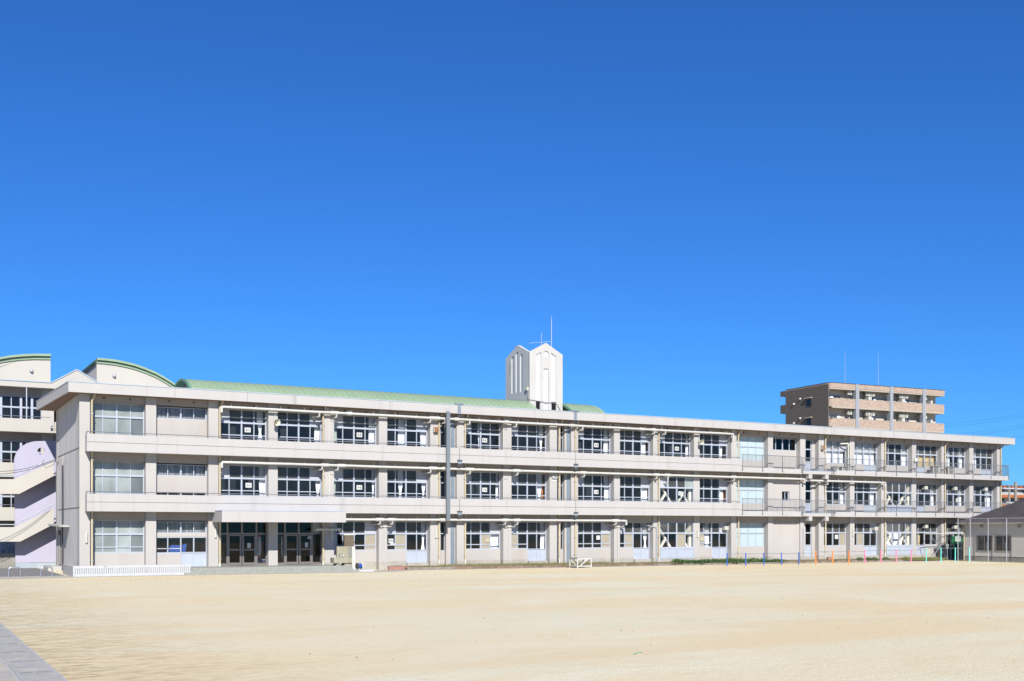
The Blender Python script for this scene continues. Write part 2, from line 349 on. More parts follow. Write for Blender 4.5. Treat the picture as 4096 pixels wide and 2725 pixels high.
# ------------------------------------------------------------------ the setting: ground
def ground():
    xs = [-900, -20, 95, 1500]; ys = [-160, 1600]; g = MB()
    for i in range(3):
        a, b = xs[i], xs[i+1]
        g.quad((a, ys[0], gz(a)), (b, ys[0], gz(b)), (b, ys[1], gz(b)), (a, ys[1], gz(a)))
    o = g.build('ground', 'sand'); o['kind'] = 'structure'
    def sheet(name, poly, m, dz):
        s = MB(); s.v = [(x, y, gz(x)+dz) for x, y in poly]; s.f = [tuple(range(len(poly)))]
        q = s.build(name, m); q['kind'] = 'structure'; return q
    # asphalt yard at the left end of the building and behind it, concrete strip along the front
    sheet('asphalt_yard', [(-60, -1.4), (-.9, -1.0), (-.9, 60), (-60, 60)], 'asphalt', .004)
    fr = [(-60, -5.4)]
    for x, y in [(-8, -4.9), (-5, -4.75), (-1.5, -4.0), (0, -3.7), (8, -4.05), (19, -4.3), (21, -2.2)]: fr.append((x, y))
    sheet('concrete_path', fr+[(22, -.5), (12, -.6), (-.9, -.99), (-60, -1.39)], 'sandy_concrete', .006)
    sheet('kerb_path', [(21, -2.25), (73, -2.2), (73, -1.6), (21, -1.6)], 'pale_concrete', .010)
    # drain with concrete covers, left foreground
    gt = MB().box(-7.88, -7.82, -72, -9, -.2, gz(-8)+.012).box(-7.14, -7.08, -72, -9, -.2, gz(-8)+.012).build('drain_gutter', 'pale_concrete'); gt['kind'] = 'structure'
    cv = MB(); L = 1.0
    zt = gz(-8)+.014
    cv.box(-.335, .335, .009, L-.009, -.10, 0)
    me0 = cv.build('cover', 'gutter_cover', gt); me0.location = (-7.48, -60, zt)
    sl0 = MB().box(-.26, -.03, .40, .56, -.03, .003).box(.03, .25, .40, .56, -.03, .003).build('cover_slot', 'gutter_slot', me0)
    k = 1
    y = -60+L
    while y < -9.5:
        o = me0.copy(); C.objects.link(o); o.location = (-7.48+random.uniform(-.006, .006), y, zt+random.uniform(-.003, .003))
        k += 1
        if k % 2 == 0: s2 = sl0.copy(); C.objects.link(s2); s2.parent = o
        y += L
    sheet('sandy_yard', [(-60, -72), (-7.88, -72), (-7.88, -9), (-60, -9)], 'sandy_concrete', .005)
ground()

# ------------------------------------------------------------------ school building
SB = thing('school_building', 'long three-storey cream school building with balconies facing the playground', 'building')
FL = [.44, 4.05, 7.65]; ZR0, ZR1 = 10.977, 11.574; YB = -.78; YW = .55
PL = [(317.5, 360), (583, 625), (834, 874), (1074, 1111), (1296, 1336), (1515.6, 1549), (1721, 1754), (1827, 1857), (2013, 2046), (2198.6, 2228), (2284.5, 0), (2456, 2480), (2613, 0), (2776, 2799), (2925, 2946), (3072, 3092), (3201, 3222), (3275, 3296), (3400, 3418), (3525, 0), (3649, 3665), (3766, 0), (3878, 3894), (3988, 4005)]
PXL = []
for l, r in PL:
    a = PX(l); PXL.append((a, PX(r) if r else a+.62))
XE = PXL[-1][1]                                   # right end wall
for i, (a, b) in enumerate(PXL):
    ub('pillar', a, b, 0 if i else .0, .8, .57, ZR0+.05, 'wall', SB)
    if i > 3: ub('pillar_base', a-.008, b+.008, -.010, .8, -.1, .57, 'plinth', SB)
    else: ub('pillar_base', a-.004, b+.004, -.006, .8, -.1, .57, 'spandrel' if i > 0 else 'wall', SB)
# end wall with grooves, rear wall, slabs, partitions
ew = MB().box(.004, .22, .02, 10.8, .3, ZR0+.05).build('end_wall', 'side_wall', SB)
MB().box(-.02, .02, 9.9, 10.8, .3, ZR0+.05).build('end_pillar', 'wall', SB)
for z in (4.12, 7.72):
    ub('wall_joint', -.012, .01, .0, 9.9, z-.02, z+.02, 'groove', SB)
MB().box(XE-.25, XE-.006, .02, 10.8, -.1, ZR0+.05).build('end_wall', 'side_wall', SB)
for z0, z1 in ((-.1, 1.3), (3.3, 4.95), (6.9, 8.55), (10.5, ZR0+.05)): MB().box(0.02, XE-.02, 10.6, 10.78, z0, z1).build('rear_wall', 'wall', SB)   # long corridor windows between
for z in FL: ub('floor_slab', .22, XE-.25, .64, 10.6, z-.18, z, 'int_floor', SB); 
for z in FL[1:]: ub('ceiling', .22, XE-.25, .66, 10.6, z-.30, z-.181, 'ceiling', SB)
ub('ceiling', .22, XE-.25, .66, 10.6, ZR0-.12, ZR0-.01, 'ceiling', SB)
for f in FL:
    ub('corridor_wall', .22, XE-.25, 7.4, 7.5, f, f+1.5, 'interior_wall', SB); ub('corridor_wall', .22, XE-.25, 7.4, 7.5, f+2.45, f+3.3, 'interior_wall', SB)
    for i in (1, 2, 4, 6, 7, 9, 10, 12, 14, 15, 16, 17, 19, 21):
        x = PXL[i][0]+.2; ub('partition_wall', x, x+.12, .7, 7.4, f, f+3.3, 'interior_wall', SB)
for k, f in enumerate(FL):
    x = .22
    for i in (2, 3, 4, 5, 7, 8, 10, 11, 12, 13):
        if k == 0: continue
        a, b = PXL[i][1], PXL[i+1][0]; wd = (b-a)/4
        for j in range(4):
            if random.random() < (.85 if i in (2, 4, 7) else .30):
                p, q = a+j*wd+.10, a+j*wd+wd*random.choice((.5, .85, .9))
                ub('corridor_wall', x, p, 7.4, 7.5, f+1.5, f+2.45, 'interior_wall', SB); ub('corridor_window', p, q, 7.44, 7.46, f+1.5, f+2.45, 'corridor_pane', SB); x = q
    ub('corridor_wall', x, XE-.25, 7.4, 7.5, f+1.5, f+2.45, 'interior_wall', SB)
# roof slab with fascia, soffit and coping
XR = PX(4060, -.65); 
rp = [(-.70, -.65), (XR, -.65), (XR, 11.4), (-1.2, 11.4)]
roof = MB().prism(rp, 'z', ZR0, ZR1).build('roof', 'fascia', SB)
cp = MB()
def inset(p, d): return [(p[0][0]-d, p[0][1]-d), (p[1][0]+d, p[1][1]-d), (p[2][0]+d, p[2][1]+d), (p[3][0]-d, p[3][1]+d)]
cp.prism(inset(rp, .025), 'z', ZR1, ZR1+.045).build('coping', 'coping', roof)
MB().prism([(-.62, -.57), (XR-.08, -.57), (XR-.08, 11.3), (-1.1, 11.3)], 'z', ZR0-.012, ZR0-.002).build('soffit', 'soffit', roof)
for px in (700, 990, 1180, 1560, 2420, 2700, 2960, 3325, 3575):
    x = PX(px, -.65); ub('fascia_joint', x-.008, x+.008, -.653, -.60, ZR0+.01, ZR1-.01, 'groove', roof)
for px in (1838, 2303):
    x = PX(px, -.7); ub('joint_cover', x-.11, x+.11, -.70, -.6, ZR0-.03, ZR1+.03, 'joint_metal', roof); ub('joint_cap', x-.32, x+.32, -.72, -.5, ZR1+.046, ZR1+.13, 'joint_metal', roof)
# balconies with solid parapets, left part
jx = [PX(1838, YB), PX(2303, YB)]; XB0, XB1 = PX(347.5, YB), PX(2967, YB)
segs = [(XB0, jx[0]-.02), (jx[0]+.02, jx[1]-.02), (jx[1]+.02, XB1)]
for zt in (4.93, 8.53):
    for si, (a, b) in enumerate(segs):
        m = MB().box(a, b, YB, YB+.15, zt-1.05, zt).box(a, b, YB+.15, YW-.1, zt-1.05, zt-.85)
        if si == 0: m.box(a, a+.15, YB+.15, .01, zt-.85, zt)
        bal = m.build('balcony', 'fascia', SB)
        zz = zt-.49; ub('parapet_joint', a+.002, b-.002, YB-.004, YB+.02, zz-.012, zz+.012, 'groove', bal)
        r = MB(); zr = zt+.135; yr = YB+.10
        a2 = a+.05 if si == 0 else a+.12
        pts = [(a2, yr, zr), (b-.12, yr, zr)]
        if si == 0: pts = [(a2, .02, zr)]+pts
        r.tube(pts, .021, 8)
        n = int((b-a)/1.05)
        for j in range(n+1):
            x = a2+(b-.12-a2)*j/n; r.tube([(x, yr, zt-.01), (x, yr, zr)], .012, 6)
        r.build('handrail', 'rail', SB)
    for x in jx:
        ub('joint_bracket', x-.13, x+.13, YB-.05, YB+.3, zt-1.13, zt-.92, 'joint_metal', SB)
        ub('joint_box', x-.19, x+.19, YB-.07, YB+.2, zt-.92, zt-.84, 'dark_metal', SB)
        ub('joint_strip', x-.02, x+.02, YB+.02, YB+.1, zt-.84, zt-.02, 'groove', SB)
# balconies with bar railings, right part
XS1 = PX(4035, YB); xa, xb = PX(3208, YB), PX(3345, YB)
def railing(a, b, z, yr, endret=False):
    r = MB(); h = 1.03
    r.bar((a, yr, z+h), (b, yr, z+h), .045, .05); r.bar((a, yr, z+.10), (b, yr, z+.10), .03, .035)
    n = int((b-a)/.135)
    for j in range(n+1):
        x = a+(b-a)*j/n; r.box(x-.0085, x+.0085, yr-.0085, yr+.0085, z+.10, z+h)
    n = max(1, round((b-a)/2.45))
    for j in range(n+1):
        x = a+(b-a)*j/n; r.box(x-.02, x+.02, yr-.035, yr+.0, z-.24, z+.55); r.bar((x, yr-.02, z+.5), (x, yr+.01, z+h), .03, .03); r.box(x-.045, x+.045, yr-.05, yr+.02, z-.27, z-.22)
    if endret:
        r.bar((b, yr, z+h), (b, .1, z+h), .045, .05); r.bar((b, yr, z+.1), (b, .1, z+.1), .03, .035)
        for j in range(1, 7): y = yr+(.1-yr)*j/7; r.box(b-.0085, b+.0085, y-.0085, y+.0085, z+.1, z+h)
    return r.build('railing', 'rail', SB)
for zt in (4.93, 8.53):
    z0, z1 = zt-1.05, zt-.64
    MB().box(XB1+.004, xa, YB, .5, z0, z1).build('balcony', 'fascia', SB)
    MB().box(xb, XS1, YB, .5, z0, z1).build('balcony', 'fascia', SB)
    MB().box(xa+.004, xb-.004, YB+.03, .5, z0+.02, z1-.13).build('balcony_joint_slab', 'fascia', SB)
    ub('joint_gutter', xa+.006, xb-.006, YB+.05, .4, z1-.129, z1-.05, 'joint_metal', SB)
    for p0, p1 in ((3236, 3249), (3302, 3315)):
        MB().box(PX(p0, YB+.05), PX(p1, YB+.05), YB+.05, .4, z0-.36, z0+.018).build('corbel', 'fascia', SB)
    railing(XB1+.05, xa-.05, z1, YB-.02); railing(xa+.1, xb-.5, z1-.06, YB+.02); railing(xb-.3, XS1-.06, z1, YB-.02, True)
    # low wall pipe running along the back of the balcony
    lp = MB(); zl = z1+.16
    for i in range(15, 23):
        a, b = PXL[i][1], PXL[i+1][0]
        if i in (16,): continue
        lp.tube([(a+.02, .40, zl), (b-.25, .40, zl), (b-.05, -.05, zl+.28), (b+.3, -.05, zl+.28), (b+.3, -.05, zl)], .022, 6)
    lp.build('wall_pipe', 'rail', SB)

# ---- beams, spandrels, windows
DZ = dict(top=2.91, tr=2.06, rail=1.26, sill=.90)
PAN = {'C': 'glass', 'U': 'glass_upper', 'G': 'glass_dark', 'W': 'panel_w', 'F': 'frosted', 'H': 'frosted_dark', 'T': 'panel_t', 'K': 'panel_k', 'D': 'panel_d'}
WIN = {}
def window(i, k, top, low, doors='', y=YW, rail=True, sill=None, fmat='frame', x0=None, x1=None, panel2=False):
    f = FL[k]; a = PXL[i][1] if x0 is None else x0; b = PXL[i+1][0] if x1 is None else x1
    a += .004; b -= .004
    zt, ztr, zra = f+DZ['top'], f+DZ['tr'], f+DZ['rail']; zs = f+(DZ['sill'] if sill is None else sill)
    n = len(top); wd = (b-a)/n; fr = MB(); y0, y1 = y-.05, y+.06
    xs = [a+wd*j for j in range(n+1)]
    dcols = [c == 'D' for c in doors] if doors else [False]*n
    fr.box(a, b, y0, y1, zt-.05, zt); fr.box(a, b, y0-.012, y1, ztr-.055, ztr+.055)
    for j in range(n+1):
        wm = .045 if j in (0, n) else (.05 if n == 4 and j == 2 else .026)
        zb = f+.03 if (j < n and dcols[j]) or (j > 0 and dcols[j-1]) else zs
        xx = min(max(xs[j], a+.02), b-.02); fr.box(xx-wm, xx+wm, y0+.008, y1-.01, zb, zt-.005)
    panes = []
    for j in range(n):
        p, q = xs[j]+.03, xs[j+1]-.03
        panes.append((p, q, ztr+.055, zt-.05, top[j].replace('C', 'U')))
        if dcols[j]:
            fr.box(xs[j], xs[j+1], y0+.004, y1-.02, f+.02, f+.08); fr.box(xs[j], xs[j+1], y0+.004, y1-.02, f+.86, f+.92)
            panes.append((p, q, f+.92, ztr-.055, low[j])); panes.append((p, q, f+.08, f+.86, 'D'))
        else:
            fr.box(xs[j], xs[j+1], y0-.02, y1-.01, zs, zs+.07)
            if rail:
                fr.box(xs[j], xs[j+1], y0+.003, y1-.02, zra-.03, zra+.03)
                panes.append((p, q, zra+.03, ztr-.055, low[j])); panes.append((p, q, zs+.07, zra-.03, low[j]))
            else: panes.append((p, q, zs+.07, ztr-.055, low[j]))
    wo = fr.build('window', fmat, SB)
    for p, q, z0, z1, c in panes:
        yy = y+.012 if c in 'CUGFH' else y-.004
        ub('door_panel' if c == 'D' else ('pane' if c in 'CUGFHT' else 'panel'), p-.012, q+.012, yy, yy+.012, z0-.02, z1+.02, PAN[c], wo)
    # wall below
    runs = []; j = 0
    while j < n:
        if not dcols[j]:
            j2 = j
            while j2 < n and not dcols[j2]: j2 += 1
            runs.append((xs[j], xs[j2])); j = j2
        else: j += 1
    for p, q in runs:
        if k: ub('spandrel', p-.01, q+.01, y-.075, y+.14, f-.1, zs+.002, 'spandrel', SB)
        else:
            ub('spandrel', p-.01, q+.01, y-.075, y+.14, .572, zs+.002, 'spandrel', SB)
            ub('plinth', p-.01, q+.01, y-.095, y+.14, -.1, .571, 'plinth' if i > 3 else 'spandrel', SB)
    for j in range(n):
        if dcols[j] and k == 0: ub('door_step', xs[j], xs[j+1], y-.30, y+.14, -.1, f+.02, 'plinth', SB)
    WIN[(i, k)] = (a, b, f)
    return wo
for k, f in enumerate(FL):
    zt = f+DZ['top']; ztop = (FL[k+1] if k < 2 else ZR0)+.0
    for i in range(23):
        a, b = PXL[i][1], PXL[i+1][0]
        ub('beam', a-.01, b+.01, .10, .66, zt, ztop-(.16 if k < 2 else 0)+.1, 'beam', SB)
spec = {  # bay: {floor: (top, lower, doors)}
 0: {2: ('FFFF', 'FFFH', ''), 1: ('FFFF', 'FFFH', ''), 0: ('FFFF', 'FFFH', '')},
 2: {2: ('WCCC', 'CCCC', ''), 1: ('WCCC', 'CCCC', '')},
 3: {2: ('CCCW', 'CCCC', ''), 1: ('CCCW', 'CCCC', '')},
 4: {2: ('WCCC', 'CCCC', ''), 1: ('WCCC', 'CCCC', ''), 0: ('CCCW', 'CCCT', '')},
 5: {2: ('CCCW', 'CCCC', ''), 1: ('CCCW', 'CCCC', ''), 0: ('WCCC', 'CTCC', '--DD')},
 7: {2: ('WCCC', 'CCCC', ''), 1: ('WCCC', 'CCCC', ''), 0: ('CCCW', 'CCTC', '')},
 8: {2: ('WCCC', 'CCCC', ''), 1: ('WCCC', 'CCCC', ''), 0: ('WCCC', 'TCCC', '--DD')},
 10: {2: ('WCCC', 'CCCC', ''), 1: ('WCCC', 'CCCC', ''), 0: ('CCCW', 'CCCT', '')},
 11: {2: ('CCCW', 'CCCC', ''), 1: ('CCCW', 'CCCC', ''), 0: ('WCCC', 'CTCC', '--DD')},
 12: {2: ('WCCC', 'CCCC', '')},
 13: {2: ('CCCW', 'CCCC', ''), 1: ('CCCW', 'CCCC', ''), 0: ('CCCW', 'TCCC', '--DD')},
 14: {2: ('KKKK', 'KKKK', ''), 1: ('KKKK', 'KKKK', ''), 0: ('KKKK', 'KKKK', '')},
 17: {2: ('CCCW', 'CCCC', ''), 1: ('CCCC', 'CCCC', ''), 0: ('CCCC', 'CCCT', '')},
 18: {2: ('CCCC', 'CCCC', '--DD'), 1: ('CCCW', 'CCCC', '--DD'), 0: ('CCCW', 'CTCC', '--DD')},
 19: {2: ('CCCC', 'CCCC', '')},
 20: {2: ('CCCC', 'CCCC', 'DD--'), 1: ('CCCC', 'CCCC', 'DD--'), 0: ('CCCC', 'CCCC', 'DD--')},
 21: {2: ('CCCC', 'CCCC', ''), 1: ('CCCC', 'CCCC', ''), 0: ('CCCC', 'CCCC', '')},
 22: {2: ('CCCC', 'CCCC', '--DD'), 1: ('CCCC', 'CCCC', '--DD'), 0: ('CCCC', 'CCCC', '')},
}
for i, d in spec.items():
    for k, (t, l, dr) in d.items():
        window(i, k, t, l, dr, rail=(i not in (14, 17, 18, 19, 20, 21, 22) and not (i == 0 and k)))
# braced bays: glazing flush with the pillars, white steel braces behind
for i, k, t, l in ((12, 1, 'WCCF', 'CCCC'), (12, 0, 'CCCC', 'CCTC'), (19, 1, 'CCCC', 'CCCC'), (19, 0, 'CCCC', 'CCCC')):
    window(i, k, t, l, y=.06, rail=False, sill=.88)
    a, b, f = WIN[(i, k)]; z0, z1 = f+.45, f+2.85; mid = (a+b)/2; L = b-a; br = MB(); yb = .42
    br.box(a+.02, a+.24, yb-.09, yb+.09, f+.2, f+2.9); br.box(b-.26, b-.02, yb-.09, yb+.09, f+.2, f+2.9)
    for s, x in ((1, a), (-1, b)):
        br.bar((x+s*.22, yb, f+2.45), (x+s*L*.47, yb, f+.55), .17, .16); br.bar((x+s*L*.25, yb, f+1.6), (x+s*.15, yb, f+.6), .15, .15)
    br.build('brace', 'brace', SB)
    if k == 0:
        ub('lower_panel', a+.05, mid-.04, -.032, -.020, f+.10, f+.80, 'panel_d', SB); ub('lower_panel', mid+.04, b-.05, -.032, -.020, f+.10, f+.80, 'panel_d', SB)
        MB().box(a, b, -.055, -.018, f+.02, f+.10).box(a, b, -.055, -.018, f+.80, f+.875).box(mid-.04, mid+.04, -.055, -.018, f+.1, f+.8).box(a, a+.05, -.055, -.018, f+.1, f+.8).box(b-.05, b, -.055, -.018, f+.1, f+.8).build('panel_frame', 'frame', SB)
    elif i == 19:
        ub('lower_panel', a+.05, b-.05, -.022, -.016, f+.2, f+.84, 'panel_d', SB)
# bay 1: high ribbon windows, plain wall below
def ribbon(i, k, zo0, zo1, n, m='C', x0=None, x1=None, y=YW):
    f = FL[k]; a = PXL[i][1] if x0 is None else x0; b = PXL[i+1][0] if x1 is None else x1
    z0, z1 = f+zo0, f+zo1; fr = MB(); wd = (b-a)/n
    fr.box(a, b, y-.05, y+.06, z1-.05, z1).box(a, b, y-.06, y+.06, z0, z0+.06)
    for j in range(n+1):
        wm = .05 if j in (0, n) or (n == 4 and j == 2) else .028; xx = min(max(a+wd*j, a+.03), b-.03); fr.box(xx-wm, xx+wm, y-.04, y+.05, z0, z1)
    wo = fr.build('window', 'frame', SB)
    for j in range(n): ub('pane', a+wd*j+.03, a+wd*(j+1)-.03, y+.01, y+.022, z0+.03, z1-.03, PAN[m], wo)
    return wo
a1, b1 = PXL[1][1], PXL[2][0]
for k in (2, 1): ribbon(1, k, 2.10, 2.85, 4); ub('spandrel', a1-.01, b1+.01, YW-.075, YW+.12, FL[k]+(.2 if k == 2 else 1.09), FL[k]+2.1, 'spandrel', SB)
ribbon(1, 1, .45, 1.09, 4, 'G')
ribbon(1, 0, 2.10, 2.85, 4); ub('spandrel', a1-.01, b1+.01, YW-.075, YW+.12, FL[0]+1.88, FL[0]+2.1, 'spandrel', SB)
xm = (a1+b1)/2
fr = MB().box(a1, xm, YW-.05, YW+.05, 2.26, 2.32).box(a1, xm, YW-.06, YW+.05, 1.27, 1.35).box(a1, xm, YW-.04, YW+.05, 1.56, 1.61)
for j in range(3): x = a1+(xm-a1)*j/2; fr.box(x-.03, x+.03, YW-.04, YW+.05, 1.3, 2.3)
wo = fr.build('window', 'frame', SB)
for j in range(2):
    p, q = a1+(xm-a1)*j/2, a1+(xm-a1)*(j+1)/2; ub('pane', p+.02, q-.02, YW+.01, YW+.02, 1.32, 1.57, 'glass', wo); ub('pane', p+.02, q-.02, YW+.01, YW+.02, 1.60, 2.27, 'glass', wo)
ub('spandrel', a1-.01, xm, YW-.075, YW+.12, -.1, 1.272, 'spandrel', SB)
fr = MB().box(xm, b1, YW-.05, YW+.05, 2.26, 2.32).box(xm, b1, YW-.05, YW+.05, 1.30, 1.36).box(xm, b1, YW-.05, YW+.05, .44, .5)
for j in range(3): x = xm+(b1-xm)*j/2; fr.box(x-.035, x+.035, YW-.045, YW+.05, .45, 2.3)
dw = fr.build('door', 'frame', SB)
for j in range(2):
    p, q = xm+(b1-xm)*j/2, xm+(b1-xm)*(j+1)/2; ub('pane', p+.02, q-.02, YW+.01, YW+.02, 1.35, 2.27, 'glass', dw); ub('door_panel', p+.02, q-.02, YW-.01, YW+.01, .48, 1.31, 'panel_d', dw)
# bay 15: plain wall with small windows
a, b = PXL[15][1], PXL[16][0]
for k in range(3): 
    f = FL[k]; y0 = YW-.42 if k < 2 else YW-.075
    if k == 2:
        ribbon(15, 2, 1.85, 2.88, 4, 'G'); ub('spandrel', a-.01, b+.01, y0, YW+.12, f-.1, f+1.85, 'spandrel', SB)
    elif k == 0: ub('spandrel', a-.01, b+.01, y0, YW+.12, -.1, f+2.92, 'spandrel', SB)
    else:
        x0, x1 = PX(3128, y0), PX(3158, y0); z0, z1 = f+1.15, f+1.97
        ub('spandrel', a-.01, x0, y0, YW+.12, f-.1, f+2.92, 'spandrel', SB); ub('spandrel', x1, b+.01, y0, YW+.12, f-.1, f+2.92, 'spandrel', SB)
        ub('spandrel', x0, x1, y0, YW+.12, f-.1, z0, 'spandrel', SB); ub('spandrel', x0, x1, y0, YW+.12, z1, f+2.92, 'spandrel', SB)
        ribbon(15, 1, 1.15, 1.97, 2, 'G', x0, x1, y0+.14)
# bay 16: narrow bay with balcony doors on every floor
a, b = PXL[16][1], PXL[17][0]
for k in range(3):
    f = FL[k]; fr = MB(); xd = b-.38; y = YW
    fr.box(a, xd, y-.05, y+.05, f+2.84, f+2.9).box(a, xd, y-.06, y+.05, f+2.0, f+2.1).box(a, xd, y-.04, y+.05, f+.03, f+.1).box(a, xd, y-.04, y+.05, f+.95, f+1.03)
    for x in (a+.03, xd-.03, (a+.28 if k == 0 else a+.03)): fr.box(x-.04, x+.04, y-.045, y+.05, f+.03, f+2.88)
    dw = fr.build('balcony_door', 'frame', SB)
    ub('pane', a+.03, xd-.03, y+.01, y+.02, f+2.08, f+2.86, 'glass_dark', dw); ub('pane', a+.03, xd-.03, y+.01, y+.02, f+1.0, f+2.02, 'glass_dark', dw)
    ub('door_panel', a+.03, xd-.03, y-.01, y+.01, f+.08, f+.97, 'panel_d', dw); ub('door_handle', a+.36, a+.40, y-.09, y-.04, f+.98, f+1.1, 'steel', dw)
    if k == 0: ub('door_step', a-.01, xd, y-.35, y+.14, -.1, f+.028, 'plinth', SB)
    ub('spandrel', xd, b+.01, y-.10, y+.12, f-.1 if k else -.1, f+2.92, 'spandrel', SB)
# bays 6 and 9: expansion-joint bays with a narrow window
for i, (w0, w1, s0, s1) in ((6, (1760, 1777, 1803, 1818)), (9, (2240, 2250, 2267, 2278))):
    a, b = PXL[i][1], PXL[i+1][0]
    for k in range(3):
        f = FL[k]; x0, x1 = PX(w0, YW), PX(w1, YW); fr = MB()
        zs = f+.85
        for x in (x0, x1): fr.box(x-.03, x+.03, YW-.05, YW+.05, zs, f+2.9)
        for z in (zs, f+2.06, f+2.88): fr.box(x0, x1, YW-.05, YW+.05, z-.03, z+.03)
        wo = fr.build('window', 'frame', SB)
        ub('pane', x0, x1, YW+.01, YW+.02, f+2.07, f+2.87, 'glass', wo); ub('pane', x0, x1, YW+.01, YW+.02, zs, f+2.05, 'glass', wo)
        if x0 > a: ub('spandrel', a-.01, x0, YW-.075, YW+.12, f-.4, f+2.92, 'spandrel', SB)
        ub('spandrel', x0, x1, YW-.075, YW+.12, f-.4, zs, 'spandrel', SB); ub('spandrel', x1, b+.01, YW-.30, YW+.12, f-.5, f+2.92, 'spandrel', SB)
    x0, x1 = PX(s0, YW-.32), PX(s1, YW-.32)
    ub('joint_strip', x0, x1, YW-.34, YW-.29, -.05, ZR0-.05, 'joint_metal', SB)
# entrance: two glazed door sets under the canopy
for i in (2, 3):
    a, b = PXL[i][1]+.004, PXL[i+1][0]-.004; y = YW; f = FL[0]; L = b-a
    us = [0, .215, .505, .80, 1.0] if i == 2 else [0, .20, .50, .79, 1.0]
    fr = MB(); xs = [a+L*u for u in us]
    fr.box(a, b, y-.06, y+.06, f+2.85, f+2.92).box(a, b, y-.07, y+.06, f+2.02, f+2.13).box(a, xs[1], y-.05, y+.06, f, f+.16).box(xs[3], b, y-.05, y+.06, f, f+.16)
    for j, x in enumerate(xs): wm = .035 if j in (0, 4) else .06; fr.box(x-wm, x+wm, y-.062, y+.062, f+(0 if j != 2 else 2.1), f+2.9)
    ent = fr.build('entrance', 'door_frame', SB)
    for j in range(4):
        m = 'panel_w' if (i == 3 and j == 3) else 'glass_dark'; ub('pane', xs[j]+.03, xs[j+1]-.03, y+.01, y+.022, f+2.1, f+2.87, m, ent)
    ub('pane', xs[0]+.03, xs[1]-.03, y+.01, y+.022, f+.15, f+2.04, 'glass', ent); ub('pane', xs[3]+.03, xs[4]-.03, y+.01, y+.022, f+.15, f+2.04, 'glass', ent)
    for j in (1, 2):
        p, q = xs[j]+.02, xs[j+1]-.02; d = MB(); yy = y-.03
        for x in (p+.06, q-.06): d.box(x-.055, x+.055, yy-.02, yy+.02, f+.02, f+2.0)
        d.box(p, q, yy-.022, yy+.018, f+.02, f+.20).box(p, q, yy-.022, yy+.018, f+.98, f+1.08).box(p, q, yy-.022, yy+.018, f+1.93, f+2.0)
        hx = q-.16 if j == 1 else p+.16
        do = d.build('door', 'door_frame', SB)
        MB().tube([(hx, yy-.02, f+1.45), (hx, yy-.09, f+1.45), (hx, yy-.09, f+.25), (hx, yy-.02, f+.25)], .016, 6).build('door_handle', 'steel', do)
        ub('pane', p+.08, q-.08, yy-.004, yy+.008, f+.19, f+.99, 'glass_dark', do); ub('pane', p+.08, q-.08, yy-.004, yy+.008, f+1.07, f+1.94, 'glass_dark', do)
# canopy, terrace and steps
cx0, cx1 = PX(888, -2.5), PX(1384, -2.5)
can = MB().box(cx0, cx1, -2.5, -.1, 3.25, 3.95).build('canopy', 'fascia', SB)
MB().box(cx0-.02, cx1+.02, -2.52, -.785, 3.95, 3.99).build('coping', 'coping', can)
tx1 = PX(1408, -2.6)
stp = MB()
ter = MB().box(-.72, tx1-.1, -2.60, .6, -.1, .44).build('terrace', 'tile', SB)
MB().box(cx0-2.2, tx1-.05, -2.92, -2.602, -.1, .31).build('step', 'tile', SB)
MB().box(cx0-2.4, tx1+.25, -3.26, -2.922, -.1, .175).build('step', 'tile', SB)
MB().box(tx1+.20, tx1+1.3, -3.22, -2.2, -.1, .17).build('step_block', 'white_block', SB)
for n, (y0, z0, z1) in enumerate(((-2.604, .32, .43), (-2.924, .185, .30), (-3.264, .07, .165))):   # tile joints on the risers
    g = MB()
    x = cx0-1.5
    while x < tx1-.2: g.box(x-.004, x+.004, y0-.003, y0+.01, z0, z1); x += .30
    g.build('tile_joint', 'concrete', SB)

# ---- pipes
def duct(k, p0, p1, dz, collars, elbows, ends, extra=None):
    Y = -.36; f = FL[k]; z = f+dz; d = MB(); x0, x1 = PX(p0, Y), PX(p1, Y)
    pts = [(x0, Y, z)]
    n = max(2, int((x1-x0)/1.5))
    for j in range(1, n): pts.append((x0+(x1-x0)*j/n, Y, z+random.uniform(-.008, .008)))
    pts.append((x1, Y, z))
    if 'l' in ends: pts = [(x0, Y+.05, z-.34), (x0, Y, z-.05)]+[(x0+.05, Y, z)]+pts[1:]
    if 'r' in ends: pts = pts[:-1]+[(x1-.05, Y, z), (x1, Y, z-.05), (x1, Y, z-.34)]
    d.tube(pts, .086, 12)
    x = x0+.6
    while x < x1: d.box(x-.012, x+.012, Y-.012, Y+.012, z, z+.3); x += 1.62
    do = d.build('duct', 'duct', SB)
    for a, b in collars: MB().tube([(PX(a, Y), Y, z), (PX(b, Y), Y, z)], .125, 14).build('duct_collar', 'duct', do)
    for e in elbows:
        px, ln = e if isinstance(e, tuple) else (e, .30)
        x = PX(px, Y); MB().tube([(x, Y, z-.05), (x, Y, z-ln+.03), (x-.02, Y+.05, z-ln), (x-.25, YW-.02, z-ln)], .062, 10).build('duct_elbow', 'duct', do)
duct(2, 887, 2933, 2.94, [(1322, 1354), (1387, 1408), (1717, 1759), (1817, 1834), (2017, 2033), (2280, 2296), (2556, 2575), (2603, 2622)], [1278, 1346, 1722, 1781, 1879, 2066, 2331, 2617, 2662], 'lr')
duct(1, 888, 3218, 3.02, [(1284, 1314), (1350, 1381), (1715, 1747), (1767, 1784), (1862, 1895), (2052, 2080), (2320, 2344), (2615, 2636), (2657, 2681), (2924, 2944)], [1289, 1352, 1723, 1881, 2071, 2337, 2628, (2672, .62), 2937], 'lr')
duct(1, 3222, 3540, 2.92, [(3300, 3314)], [3311], 'r')
